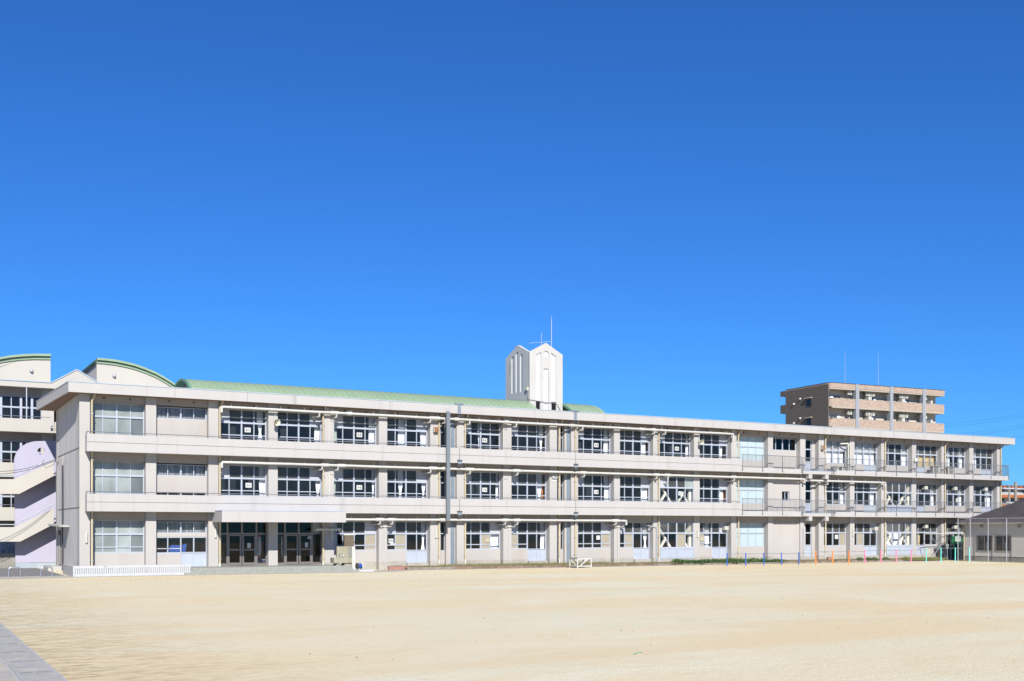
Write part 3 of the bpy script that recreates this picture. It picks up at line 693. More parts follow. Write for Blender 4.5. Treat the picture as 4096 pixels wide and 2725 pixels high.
duct(0, 1372, 2505, 3.02, [(1503, 1533), (1551, 1579), (1760, 1784), (2006, 2033), (2055, 2080), (2447, 2473)], [1521, 1570, 2022, 2071, 2464], 'r')
duct(0, 1262, 1360, 2.36, [], [], '')
for px in (1540, 2037, 2473):                                # small white drains on the ground-floor pillars
    x = PX(px, -.06); f = FL[0]
    MB().tube([(x, -.06, .1), (x, -.06, f+2.52)], .028, 8).tube([(x-.42, -.3, f+2.66), (x-.42, -.16, f+2.54), (x, -.06, f+2.54), (x+.40, -.16, f+2.54), (x+.42, -.22, f+2.66)], .028, 8).build('condensate_pipe', 'white_paint', SB)
for px in (368, 880, 1293, 1757, 1861, 2238, 2303, 2636, 2954, 3302, 3541, 3781, 4004):
    Y = -.10; x = PX(px, Y); g = gz(x)
    d = MB().tube([(x, Y, g), (x, Y, ZR0-.38), (x+.12, Y-.18, ZR0-.12), (x+.12, Y-.18, ZR0+.02)], .066, 10)
    do = d.build('downpipe', 'drain', SB)
    for z in (.9, 2.2, 3.2, 5.0, 6.4, 7.0, 8.7, 9.8): MB().box(x-.085, x+.085, Y-.072, .12, z-.018, z+.018).build('pipe_clip', 'galv', do)
    if px not in (2954, 4004): MB().tube([(x, Y, g-.02), (x, Y, .62)], .078, 10).build('pipe_sleeve', 'white_paint', do)
for px in (2626, 3214):
    x = PX(px, -.05); MB().tube([(x, -.05, 0), (x, -.05, 2.95 if px < 3000 else 2.9)]+([(x-.9, -.05, 3.1)] if px < 3000 else []), .05, 8).build('drain_pipe', 'galv', SB)
for px in (1300+18, 1753-4, 2013-0, 2614, 2938, 3536):           # thin white conduits on upper pillars
    x = PX(px, -.03); 
    for k in (1, 2): MB().tube([(x, -.03, FL[k]+.2), (x, -.03, FL[k]+2.45), (x+.35, -.04, FL[k]+2.45)], .022, 6).build('conduit', 'white_paint', SB)
# steel cable-duct mast in front of the balconies
mx0, mx1 = PX(1787.5, -1.02), PX(1801, -1.02); mz0, mz1 = PZ(1792, 2083, -1.05), PZ(1786, 1646, -1.05)
mast = MB().box(mx0, mx1, -1.02, -.88, mz0, mz1).build('cable_mast', 'steel_mast', SB)
for x in (mx0+.03, mx1-.08): ub('mast_hook', x, x+.03, -.96, -.93, mz1-.001, mz1+.25, 'galv', mast)
for z in (4.1, 5.6, 7.0, 8.9, 10.2): ub('mast_joint', mx0-.004, mx1+.004, -1.024, -.885, z-.012, z+.012, 'joint_metal', mast)
# vents / ceiling lights under beams, exhaust hoods, wall lamps
for k in range(3):
    for i in range(0, 23):
        if i in (6, 9, 16): continue
        a, b = PXL[i][1], PXL[i+1][0]
        if k == 2:
            for u in (.25, .72):
                x = a+(b-a)*u; MB().lathe([(.0, -.05), (.045, -.05), (.06, 0), (.06, .02)], (x, .08, ZR0-.17), (0, 1, 0), 10).build('vent_cap', 'groove', SB)
def hood(px, py):
    y = YW-.06; x = PX(px, y-.3); z = PZ(px, py, y-.3); w2 = .20
    m = MB(); m.prism([(y, z+.02), (y-.30, z+.14), (y-.36, z+.14), (y-.36, z-.16), (y, z-.16)], 'x', x-w2, x+w2); m.build('exhaust_hood', 'ac_white', SB)
for p in ((2905, 2112), (3504, 2114), (3704, 1951), (3705, 2106), (3822, 1954), (3822, 2108), (3944, 1957)): hood(*p)
for px, py in ((346, 2152), (862, 2132), (1325.5, 2137), (1743.6, 2135), (2791, 2135), (3412, 2130)):
    Y = -.05; x = PX(px, Y); z = PZ(px, py, Y); lm = MB().box(x-.08, x+.08, -.04, -.0, z-.34, z+.34).build('wall_lamp', 'ac_white', SB)
    MB().tube([(x, -.085, z-.29), (x, -.085, z+.29)], .055, 10).build('lamp_cover', 'white_paint', lm)
# end-wall fittings: side door with canopy, black pipe
ub('side_door_frame', -.03, .03, 8.3, 9.6, .45, 2.75, 'groove', SB)
sdo = MB().box(-.05, -.01, 8.5, 9.3, .47, 2.4).build('side_door', 'annex_wall', SB)
MB().box(-.08, -.05, 8.56, 8.66, 1.35, 1.42).build('door_handle', 'steel', sdo)
MB().prism([(4.3, 2.95), (4.3, 3.05), (9.95, 3.17), (9.95, 3.05)], 'x', -.62, .0).build('side_canopy', 'pale_concrete', SB)
MB().box(-.9, 0.0, 7.6, 10.2, -.1, .35).build('side_step', 'pale_concrete', SB)
bx = -.12; byy = PYX(250, bx)
MB().tube([(bx, byy, .1), (bx, byy, 6.7), (bx, byy-.1, 7.0)], .05, 8).build('black_pipe', 'dark_metal', SB)
MB().tube([(bx, byy-.1, 7.0), (bx, byy-.35, 7.5)], .04, 8).build('pipe_tip', 'white_paint', SB)
for sgn, (ya, za, yb2, zb2) in enumerate(((9.3, 10.3, 1.2, .6), (9.3, 2.0, .9, 10.2))):
    MB().bar((.004, ya, za), (.004, yb2, zb2), .008, .012).build('wall_crack_joint', 'side_wall', SB)
wi = MB()
# ---- vaulted green roofs and the stair tower on top
YV0, YV1, ZV0 = 1.9, 9.1, 11.3; RISE = 1.62; hw = (YV1-YV0)/2; RV = (hw*hw+RISE*RISE)/(2*RISE); yc = (YV0+YV1)/2; zc = ZV0+RISE-RV; A0 = math.asin(hw/RV)
def arc(r, n=16): return [(yc-r*sin(A0-2*A0*j/n), zc+r*cos(A0-2*A0*j/n)) for j in range(n+1)]
def vault(x0, x1, label):
    va = MB(); pts = arc(RV-.03); va.prism(pts+[(YV1, ZV0-.2), (YV0, ZV0-.2)], 'x', x0+.55, x1-.05); vo = va.build('vaulted_roof', 'annex_wall', SB)
    # one standing-seam panel, copied along the vault
    pw = .46; n = int((x1-x0)/pw); pw = (x1-x0)/n
    p = MB(); o = arc(RV+.02); inn = arc(RV-.028); rib = arc(RV+.045)
    def strip(xa, xb, q): 
        base = len(p.v)
        for (u, v) in q: p.v += [(xa, u, v), (xb, u, v)]
        for j in range(len(q)-1): p.f.append((base+2*j, base+2*j+1, base+2*j+3, base+2*j+2)); p.sm.append(len(p.f)-1)
    strip(.012, pw, o); strip(.012, pw, inn); strip(-.012, .012, rib)
    for xx in (.012,):
        base = len(p.v)
        for (u, v), (u2, v2) in zip(rib, inn): p.v += [(-.012, u, v), (-.012, u2, v2), (.012, u, v), (.012, u2, v2)]
        for j in range(len(rib)-1): p.f += [(base+4*j, base+4*j+1, base+4*j+5, base+4*j+4), (base+4*j+2, base+4*j+6, base+4*j+7, base+4*j+3)]
    p0 = p.build('roof_panel', 'green_roof', vo, fix=False); p0.location = (x0, 0, 0)
    for j in range(1, n):
        c = p0.copy(); C.objects.link(c); c.location = (x0+pw*j, 0, 0)
    e = MB(); oo = arc(RV+.075); ii = arc(RV-.30); base = 0
    for xx0, xx1, r0, r1 in ((x0-.06, x0+.10, RV+.05, RV-.10), (x0+.10, x0+.36, RV-.04, RV-.24)):
        oo = arc(r0); ii = arc(r1); m2 = MB()
        for (u, v), (u2, v2) in zip(oo, ii): m2.v += [(xx0, u, v), (xx0, u2, v2), (xx1, u, v), (xx1, u2, v2)]
        for j in range(len(oo)-1):
            q = 4*j; m2.f += [(q, q+1, q+5, q+4), (q+2, q+6, q+7, q+3), (q+1, q+3, q+7, q+5), (q, q+4, q+6, q+2)]
        m2.build('verge', 'green_trim', vo)
YT = 4.0; tx0, tx1t = PX(2118, YT), PX(2250.5, YT); TW = tx1t-tx0; TD = TW*1.28
vault(PX(722, yc)-.0, tx0-.05, '')
vault(tx1t+.05, PX(2346, yc), '')
ze = PZ(2117, 1408, YT); zp = PZ(2183, 1372, YT); zel = ze; z0t = ZR1-.1
tw = MB()
tw.prism([(tx0+.07, z0t), (tx1t, z0t), (tx1t, ze), ((tx0+tx1t)/2, zp), (tx0+.07, ze+.04)], 'y', YT+.08, YT+.30)
tw.prism([(YT+.30, z0t), (YT+TD-.01, z0t), (YT+TD-.01, ze), (YT+TD/2, zp-.02), (YT+.30, ze+.06)], 'x', tx0+.072, tx0+.30)
tw.box(tx0+.30, tx1t-.004, YT+.30, YT+TD-.02, z0t, ze-.15)
tower = tw.build('roof_tower', 'tower_panel', SB)
# cladding that leaves the white strips recessed: front
def gab(u): return ze+(zp-ze)*(1-abs(2*u-1))
def cell(us, zlo, zhi): return us, zlo, zhi
def clad_front(u0, u1, zl, zu=None):
    us = [u0]+([.5] if u0 < .5 < u1 else [])+[u1]
    lo = [zl(u) if callable(zl) else zl for u in us]; hi = [(gab(u) if zu is None else (zu(u) if callable(zu) else zu)) for u in us]
    X = [tx0+TW*u for u in us]
    MB().prism(list(zip(X, lo))+list(zip(X, hi))[::-1], 'y', YT, YT+.085).build('cladding', 'tower_frame', tower)
zb = z0t
for u0, u1 in ((0, .19), (.345, .425), (.575, .65), (.80, 1)): clad_front(u0, u1, zb)
clad_front(.19, .345, lambda u: gab(u)-.50); clad_front(.65, .80, lambda u: gab(u)-.50)
zm = PZ(2183, 1395, YT); clad_front(.425, .575, lambda u: gab(u)-.60)
clad_front(.425, .575, PZ(2183, 1475, YT), PZ(2183, 1429, YT))
ztb = PZ(2117, 1640, YT)-.6; ztd = PZ(2150, 1603, YT)
ub('tower_doorway', tx0+TW*.205, tx0+TW*.315, YT+.02, YT+.078, ztb, ztd, 'dark_void', tower); ub('tower_doorway', tx0+TW*.675, tx0+TW*.79, YT+.02, YT+.078, ztb, ztd-.02, 'dark_void', tower)
def clad_side(u0, u1, drop=None):     # u from rear (left in view) to front
    us = [u0]+([.5] if u0 < .5 < u1 else [])+[u1]; Y = [YT+TD*(1-u) for u in us]
    hi = [gab(u)-.02 for u in us]; lo = [zb]*len(us) if drop is None else [h-drop for h in hi]
    MB().prism(list(zip(Y, lo))+list(zip(Y, hi))[::-1], 'x', tx0, tx0+.075).build('cladding', 'tower_wall', tower)
for u0, u1 in ((0, .25), (.355, .43), (.535, .61), (.72, .995)): clad_side(u0, u1)
for u0, u1 in ((.25, .355), (.43, .535), (.61, .72)): clad_side(u0, u1, .50)
MB().box(tx0+.0-.012, tx0+.06, YT+.1, YT+TD, zb, PZ(2117, 1560, YT)).build('tower_base', 'tower_wall', tower)
MB().box(tx0-.14, tx0+.02, YT+.15, YT+.45, PZ(2107, 1560, YT), PZ(2107, 1547, YT)).build('junction_box', 'horn', tower)
xx = tx0-.05
MB().tube([(tx0-.03, YT+.2, PZ(2107, 1560, YT)), (tx0-.03, YT+.2, 13.0), (tx0, YT-.03, 12.9), (tx0+TW*.35, YT-.03, 12.8), (tx0+TW*.8, YT-.03, 12.75), (tx0+TW*.92, YT-.04, 12.2)], .03, 6).build('tower_cable', 'pole', tower)
# ------------------------------------------------------------------ things on the roof
lr = MB(); x, y = PX(2206, YT+1.6), YT+1.6; zt = PZ(2206, 1261, y)
tag(lr.tube([(x, y, ze-.2), (x, y, PZ(2206, 1290, y)), (x, y, zt)], [.035, .03, .006], 8).build('lightning_rod', 'galv'), 'tall thin lightning rod rising beside the white roof tower gable', 'lightning rod')
y = YT+1.4; x = PX(2165.5, y); an = thing('tv_antenna', 'television antenna with horizontal elements on mast above roof tower', 'antenna', (x, y, ze-.16))
zt = PZ(2165.5, 1332, y)-(ze-.16); zm = PZ(2165.5, 1370, y)-(ze-.16)
MB().tube([(0, 0, 0), (0, 0, zt)], .02, 8).build('mast', 'galv', an)
bm = MB().bar((-.85, .55, zm-.05), (.62, -.4, zm+.06), .02, .02)
for t in (-.95, -.7, -.35, 0, .3, .6, .85):
    c = Vector((-.85, .55, zm-.05)).lerp(Vector((.62, -.4, zm+.06)), (t+1)/2); bm.bar(c+Vector((-.25, -.38, .05)), c+Vector((.25, .38, -.05)), .008, .008)
bm.build('boom', 'galv', an)

# ------------------------------------------------------------------ things in the windows: class signs, curtains, blinds
def bayx(i, k, u): a, b, f = WIN[(i, k)]; return a+(b-a)*u
SIGNS = [('5-1', 2, 2, .62), ('1-1', 2, 1, .64), ('5-2', 4, 2, .62), ('1-2', 4, 1, .62), ('5-3', 7, 2, .60), ('1-3', 7, 1, .60), ('5-4', 10, 2, .60), ('1-4', 10, 1, .60), ('5-5', 12, 2, .61), ('1-5', 12, 1, .60)]
FN = ['ground-floor', 'second-floor', 'third-floor']
for s, i, k, u in SIGNS:
    x = bayx(i, k, u); yw = .0 if (i, k) == (12, 1) else YW-.06; z = FL[k]+1.62
    t = thing('class_sign', 'white paper class sign reading %s stuck inside the %s window' % (s, FN[k]), 'sign', (x, yw, z), group='class signs in the windows')
    ub('sheet', -.20, .20, .004, .012, -.155, .155, 'paper', t); text('lettering', s.replace('-', '–'), .235, 'green_ink' if s == '1-5' else 'ink', (0, .002, 0), t, .78)
def paper_sign(px, py, w, h, label, Y=YW-.062, lines=(), m='paper', size=.1, tm='ink'):
    x, z = PX(px, Y), PZ(px, py, Y); t = thing('paper_notice', label, 'notice', (x, Y, z))
    ub('sheet', -w/2, w/2, .002, .008, -h/2, h/2, m, t)
    for n, (s, dz, sz) in enumerate(lines): text('lettering', s, sz, tm, (0, 0, dz), t, .85)
    return t
paper_sign(1564, 2164, .36, .30, 'white notice with Japanese lettering at left of ground-floor window', lines=(('ひまわり1', 0, .085),))
paper_sign(1570, 2177.5, .34, .15, 'pair of round drawings on paper below the Japanese notice', lines=(('◎◎', 0, .15),), tm='panel_d')
paper_sign(1950, 2162, .36, .30, 'cream notice on tan blind in ground-floor window', m='sun_tan', lines=(('もも組', 0, .1),), tm='curtain_tan')
paper_sign(2393, 2151, .34, .32, 'blank white notice in ground-floor window beside downpipe')
paper_sign(2809, 2156, .38, .34, 'pale notice on tan pane beside the wall lamp', m='sun_tan', lines=(('ほけん', 0, .1),), tm='curtain_tan')
paper_sign(3346, 2148, .38, .36, 'white notice in ground-floor window above the orange bar', lines=(('校長室', 0, .09),), tm='panel_d')
paper_sign(3829, 2002, .36, .36, 'framed white notice in second-floor window near the right end', lines=(('田', 0, .28),), tm='ac_grille')
paper_sign(996, 2183, .22, .32, 'white sheet on the left entrance door set', Y=YW-.07)
paper_sign(1226, 2180, .20, .31, 'white sheet on the right entrance door set', Y=YW-.07)
paper_sign(1238, 2151, .24, .16, 'small white printed sticker on right entrance door', Y=YW-.071, lines=(('▲', .03, .07), ('━━', -.03, .06)))
for px, nm in ((1034, 'left'), (1135, 'right')):
    x, z = PX(px, YW+.1), PZ(px, 2185, YW+.1)
    t = thing('banner', 'tall pale vertical banner with red top behind %s entrance glass' % nm, 'banner', (x, YW+.1, z)); ub('cloth', -.17, .17, 0, .01, -.62, .55, 'poster', t); ub('banner_top', -.17, .17, -.002, .01, .552, .70, 'red', t); ub('banner_foot', -.17, .17, -.002, .01, -.75, -.622, 'red', t)
    for n, s in enumerate('明るく元気に'): text('lettering', s, .13, 'ink', (-.05, -.004, .42-n*.17), t)

def curtain(i, k, u0, u1, tie=None, m='curtain', z0=None, z1=None, y=None, amp=.045, word='white', top=2.86, bot=.45):
    a, b, f = WIN[(i, k)]; x0, x1 = a+(b-a)*u0+.03, a+(b-a)*u1-.02; y = y or YW+.22; W = x1-x0
    zt, zb_ = f+top, f+bot; folds = max(2, round(W/.17)); nx = folds*6; nz = 14; cb = MB(); ph = random.uniform(0, 6)
    xc = (x0+x1)/2
    for r in range(nz+1):
        t = r/nz; z = zt+(zb_-zt)*t; s = 1.0
        if tie: d = (z-(f+tie))/.45; s = 1-.62*math.exp(-d*d)
        else: s = 1-.05*sin(t*3+ph)
        for q in range(nx+1):
            v = q/nx; cb.v.append((xc+(v-.5)*W*s+.012*sin(7*t+q*.5+ph), y+amp*sin(v*folds*2*pi+ph+.8*sin(t*2.2))*(.55+.45*t), z+(.025*abs(sin(v*folds*pi)) if r == 0 else 0)))
    for r in range(nz):
        for q in range(nx): n = r*(nx+1)+q; cb.f.append((n, n+1, n+nx+2, n+nx+1)); cb.sm.append(len(cb.f)-1)
    o = cb.build('curtain', m, fix=False)
    side = 'left side' if (u0+u1)/2 < .34 else ('right side' if (u0+u1)/2 > .66 else 'middle')
    if u1-u0 > .8: side = 'full width'
    st = 'tied' if tie else 'hanging'
    tag(o, '%s %s curtain, %s of %s window, %s bay from left end' % (word, st, side, FN[k], ORD[i]), 'curtain', 'curtains in the school windows')
CUR = [(2, 2, .82, .96, 1.55), (2, 1, .87, 1), (3, 2, .86, 1), (3, 1, .88, 1, 1.0), (4, 2, .85, 1), (4, 1, .92, 1, 1.3), (5, 2, .34, .52), (5, 2, .86, 1), (5, 1, .33, .47, 1.3), (5, 1, .88, 1, 1.25), (5, 0, .88, 1, 1.5), (7, 2, .45, .58, 1.4), (7, 1, 0, .07), (7, 1, .93, 1), (8, 2, .84, .98, 1.4), (8, 1, .78, .95, 1.2), (8, 1, 0, .07), (7, 0, .74, 1), (8, 0, .88, 1), (10, 2, .86, 1), (10, 1, 0, .14), (10, 1, .86, 1), (10, 0, 0, .09), (10, 0, .85, .99, 1.4), (11, 2, .77, .95), (11, 1, 0, .08), (11, 1, .80, 1), (11, 0, 0, .08), (11, 0, .84, .99, 1.3), (12, 2, .92, 1), (13, 2, .78, .90), (13, 1, .76, .94), (13, 0, .33, .48), (17, 1, 0, .34), (17, 1, .86, 1), (18, 1, .76, .98), (19, 2, 0, .22), (19, 2, .80, 1), (20, 1, .80, .96), (21, 2, .22, .42), (21, 2, .78, .97), (21, 1, .76, .95), (22, 2, .14, .40), (22, 1, .75, .97), (4, 0, .04, .16)]
for c in CUR: curtain(c[1-1], c[1], c[2], c[3], c[4] if len(c) > 4 else None)
curtain(4, 2, 0, .16, m='curtain_green', word='pale green'); curtain(4, 1, 0, .13, m='curtain_green', word='pale green'); curtain(10, 2, 0, .14, m='curtain_green', word='pale green')
for i in (17, 18): curtain(i, 2, 0, 1, top=2.3 if False else 2.86)
curtain(20, 2, 0, 1, m='curtain_tan', word='tan', top=2.0, bot=.2); curtain(20, 0, 0, .42, m='curtain_tan', word='tan', top=2.0)
curtain(19, 0, .05, .95, y=1.0)
for k in (2, 1, 0):                                        # vertical blinds behind the ribbon windows
    bl = MB(); n = 44
    z0, z1 = FL[k]+2.12, FL[k]+2.82
    for j in range(n):
        x = a1+.06+(b1-a1-.12)*(j+.5)/n
        bl.bar((x, YW+.2, z0), (x, YW+.2, z1), .034 if random.random() < .8 else .055, .012)
    tag(bl.build('vertical_blind', 'blind'), 'pale vertical slat blind behind the %s ribbon window near left end' % FN[k], 'blind', 'vertical blinds near the left end')
for (i, k) in ((8, 1), (13, 1)):
    x = bayx(i, k, .95); tag(MB().box(x-.06, x+.10, YW+.3, YW+.34, FL[k]+.3, FL[k]+1.98).box(x-.08, x+.12, YW+.29, YW+.35, FL[k]+1.98, FL[k]+2.02).build('board', 'orange'), 'orange wooden board behind second-floor curtain, %s bay from left' % ORD[i], 'board')
t = MB(); bxx = a1+.9
t.prism([(bxx, 1.05), (bxx+1.05, 1.05), (bxx+1.22, 1.92), (bxx+.85, 1.78), (bxx+.25, 1.80), (bxx-.05, 1.3)], 'y', YW+.5, YW+.9)
tag(t.build('blue_sheet', 'blue_cloth'), 'bright blue folded sheet behind ground-floor window near the white block wall', 'sheet')
bx0 = PX(1058, YW+.3); t = thing('bucket', 'white plastic bucket inside the entrance glass beside the pillar', 'bucket', (bx0, YW+.35, FL[0]))
MB().lathe([(.0, 0), (.15, 0), (.19, .36), (.20, .36), (.20, .38), (.17, .38), (.14, .03), (0, .03)], (0, 0, 0), (0, 0, 1), 20).build('body', 'white_paint', t); MB().lathe([(.202, .30), (.206, .30), (.206, .35), (.202, .35)], (0, 0, 0), (0, 0, 1), 20).build('rim', 'blue_cloth', t)
t = thing('bucket', 'blue plastic bin inside the entrance glass behind white bucket', 'bucket', (bx0-.35, YW+.6, FL[0])); MB().lathe([(.0, 0), (.14, 0), (.18, .42), (.19, .42), (.15, .40), (0, .05)], (0, 0, 0), (0, 0, 1), 16).build('body', 'blue_cloth', t)
tag(MB().box(PX(3328, YW+.3), PX(3353, YW+.3), YW+.3, YW+.36, FL[1]+1.05, FL[1]+1.25).build('wooden_crate', 'sun_tan'), 'small wooden crate inside second-floor grid-lit window', 'crate')

# ------------------------------------------------------------------ fittings that are things of their own
def horn(px, py, r, label, facing, Y=-.42):
    x, z = PX(px, Y), PZ(px, py, Y); t = thing('loudspeaker', label, 'loudspeaker', (x, Y, z)); d = Vector(facing).normalized()
    MB().lathe([(.03, -.30), (.05, -.26), (.06, -.14), (r*.55, -.06), (r*.85, .02), (r, .10), (r, .115), (r*.93, .11), (r*.78, .03), (r*.5, -.05), (.045, -.13)], (0, 0, 0), d, 28).build('horn', 'horn', t)
    MB().lathe([(.0, .02), (.05, .02), (.055, -.02), (.035, -.14)], (0, 0, 0), d, 14).build('driver', 'horn_in', t)
    MB().tube([(0, .12, .02), (-.02, .2, .25), (-.02, .25, .62)], .014, 6).tube([(0, .12, .02), (-.02, .42, .02)], .02, 6).build('bracket', 'galv', t)
horn(1106, 1690, .23, 'round cream horn loudspeaker on third-floor pillar beside class 5-1', (.25, -1, -.12))
horn(2805, 1769, .19, 'round cream horn loudspeaker on third-floor pillar above solid balcony right half', (-.05, -1, -.12))
def boxspk(px, py, label, Y=-.14):
    x, z = PX(px, Y), PZ(px, py, Y); t = thing('box_speaker', label, 'speaker', (x, Y, z)); ub('cabinet', -.13, .15, -.12, .14, -.16, .18, 'wood_box', t); ub('side', -.16, -.131, -.12, .14, -.17, .19, 'ac_white', t); MB().lathe([(.0, -.004), (.03, -.004), (.03, 0)], (.02, -.122, .02), (0, 1, 0), 12).build('cone', 'horn_in', t)
boxspk(1743, 1720, 'small brown box speaker on third-floor pillar beside the steel mast'); boxspk(3291, 1791, 'small brown box speaker on third-floor pillar above the joint balcony')
Y = -.03; x, z = PX(2218, Y), PZ(2218, 1904, Y); ck = thing('wall_clock', 'round white wall clock on second-floor pillar', 'clock', (x, Y, z))
MB().lathe([(.0, 0), (.265, 0), (.265, -.05), (.235, -.055), (.235, -.03), (0, -.03)], (0, 0, 0), (0, 1, 0), 32).build('case', 'galv', ck)
MB().lathe([(.0, -.034), (.234, -.034), (.234, -.031)], (0, 0, 0), (0, 1, 0), 32).build('dial', 'paper', ck)
hm = MB().bar((0, -.040, -.03), (.01, -.040, .19), .008, .018).bar((-.02, -.043, .02), (.12, -.043, -.10), .008, .022)
hm.build('hands', 'ink', ck); tk = MB()
for h in range(12): q = h*pi/6; tk.bar((.19*sin(q), -.038, .19*cos(q)), (.215*sin(q), -.038, .215*cos(q)), .006, .012)
tk.build('hour_marks', 'ink', ck)
paper_sign(2218, 1923, .36, .11, 'small white plate on pillar below the wall clock', Y=-.02)
def ac_unit(px0, px1, py0, py1, Y, label, D=.32):
    x0, x1 = PX(px0, Y), PX(px1, Y); zt = PZ(px0, py0, Y); zb_ = FL[2]+.24+.002; H = zt-zb_; W = x1-x0
    t = thing('air_conditioner', label, 'air conditioner', (x0, Y, zb_), group='outdoor units on the third-floor balcony'); MB().box(0, W, 0, D, .06, H).build('casing', 'ac_white', t)
    cxx, czz, rr = W*.42, H*.54, min(W*.36, H*.40)
    MB().box(cxx-rr, cxx+rr, -.015, -.001, czz-rr, czz+rr).build('grille', 'ac_grille', t); MB().lathe([(0, -.03), (.05, -.03), (.06, -.017)], (cxx, 0, czz), (0, 1, 0), 12).build('fan_hub', 'ac_white', t)
    s = MB()
    for j in range(6): s.box(-.012, -.001, .03, D-.03, H*.16+j*H*.13, H*.16+j*H*.13+H*.06)
    s.build('side_louvre', 'dark_metal', t)
    for xx in (.06, W-.12): MB().box(xx, xx+.06, 0, D, 0, .06).build('foot', 'dark_metal', t)
ac_unit(3334, 3356, 1866, 1890, .1, 'low pale outdoor unit left of the pair on third-floor balcony joint'); ac_unit(3368, 3396, 1866, 1888, .1, 'low pale outdoor unit beside white pipe on third-floor balcony')
ac_unit(3731, 3761, 1862, 1898, -.35, 'large outdoor unit left of the downpipe on third-floor balcony'); ac_unit(3792, 3822, 1866, 1900, -.35, 'large outdoor unit right of the downpipe on third-floor balcony')
Y = -.03; x, z = PX(3661, Y), PZ(3661, 1840, Y); t = thing('switch_box', 'white switch box with black cables on third-floor pillar', 'box', (x, Y-.06, z)); ub('case', -.17, .17, -.06, .06, -.15, .15, 'white_paint', t); MB().tube([(-.15, 0, -.15), (-.2, 0, -.3), (-.05, 0, -.32), (-.03, 0, -.15)], .015, 6).tube([(.1, 0, -.15), (.12, 0, -.34), (.16, 0, -.15)], .015, 6).build('cable', 'dark_metal', t)
x = PX(3394, -.15); MB().tube([(x-.55, .3, FL[2]+2.66), (x-.1, -.1, FL[2]+2.66), (x, -.12, FL[2]+2.6), (x, -.12, FL[2]+.3)], .07, 10).tube([(x+.22, -.12, FL[2]+.3), (x+.22, -.12, FL[2]+2.55), (x-.1, -.1, FL[2]+2.72)], .05, 10).build('vent_pipe', 'white_paint', SB)
# wash stand by the entrance
wx = PX(1332, -2.2); wx1 = PX(1405, -2.2); t = thing('wash_stand', 'concrete hand-washing basin with taps beside the entrance steps', 'wash basin', (wx, -2.35, .44))
W = wx1-wx
MB().box(W*.18, W*.33, .1, .7, .0, .17).box(W*.62, W+.02, .1, .7, -.2, .17).build('support', 'basin', t)
MB().box(0.02, W, 0, .1, .16, .50).box(0.02, W, .62, .72, .16, .50).box(0.02, .12, .1, .62, .16, .5).box(.12, W, .1, .62, .16, .22).build('trough', 'basin', t)
MB().box(W*.38, W, .72, .85, .16, 1.23).build('splashback', 'basin', t); MB().box(W, W+.20, -.03, .86, -.42, 1.23).build('end_wall', 'white_paint', t)
for j in range(3):
    x = W*(.50+.17*j); MB().tube([(x, .72, .70), (x, .52, .72), (x-.02, .46, .66), (x-.02, .46, .58)], .022, 8).tube([(x, .55, .72), (x, .55, .82)], .015, 6).build('tap', 'steel', t)
# reed screen hanging by the wash stand
x0, x1 = PX(1373, -.2), PX(1416, -.2); z0, z1 = PZ(1400, 2203, -.2), PZ(1400, 2142, -.2); t = thing('reed_screen', 'brown reed screen hanging in front of window above wash stand', 'screen', (x0, -.2, z0))
MB().box(0, x1-x0, 0, .03, 0, z1-z0).build('reed_mat', 'reed', t); MB().tube([(-.2, .01, z1-z0+.04), (x1-x0+.1, .01, z1-z0+.04)], .04, 8).build('roller', 'white_paint', t)
# hose reel
x, y = PX(1437, -2.4), -2.4; t = thing('hose_reel', 'blue and white hose reel standing on the low white block', 'hose reel', (x, y, .172))
for s in (-1, 1): MB().lathe([(0, s*.14), (.2, s*.14), (.21, s*.16), (.2, s*.18), (0, s*.18)], (0, 0, .22), (1, .35, 0), 20).build('flange', 'white_paint' if s == 1 else 'dark_metal', t)
MB().lathe([(0, -.13), (.17, -.13), (.17, .13), (0, .13)], (0, 0, .22), (1, .35, 0), 18).build('hose', 'blue_cloth', t); MB().bar((-.25, .12, .0), (-.25, .12, .25), .03, .03).bar((.22, -.12, 0), (.22, -.12, .2), .03, .03).build('stand', 'galv', t)
# planters
def planter(px, py, W, label, m='terracotta', Y=-1.3, D=.3, H=.22, dry=True, gr=None):
    x = PX(px, Y); z = gz(x)+.02 if gr is None else gr
    t = thing('planter_box', label, 'planter', (x, Y, z), rz=random.uniform(-.08, .08)); MB().prism([(-D/2+.03, 0), (D/2-.03, 0), (D/2, H), (D/2+.02, H), (D/2+.02, H+.02), (-D/2-.02, H+.02), (-D/2-.02, H), (-D/2, H)], 'x', -W/2, W/2).build('trough', m, t)
    g = MB()
    for _ in range(60 if dry else 0):
        a = random.uniform(-W/2+.05, W/2-.05); b = random.uniform(-D/2+.03, D/2-.03); g.bar((a, b, H), (a+random.uniform(-.12, .12), b+random.uniform(-.08, .08), H+random.uniform(.04, .12)), .006, .006)
    if dry: g.build('dry_plant', 'reed', t)
planter(1580, 0, .95, 'terracotta planter box with dry stalks beside ground-floor pillar'); planter(1615, 0, .62, 'short terracotta planter box right of the dry planter', dry=False, Y=-1.15)
planter(3318, 0, .5, 'terracotta planter behind the orange bar', dry=False, Y=-.9, gr=.17)
# concrete bed edge block
MB()
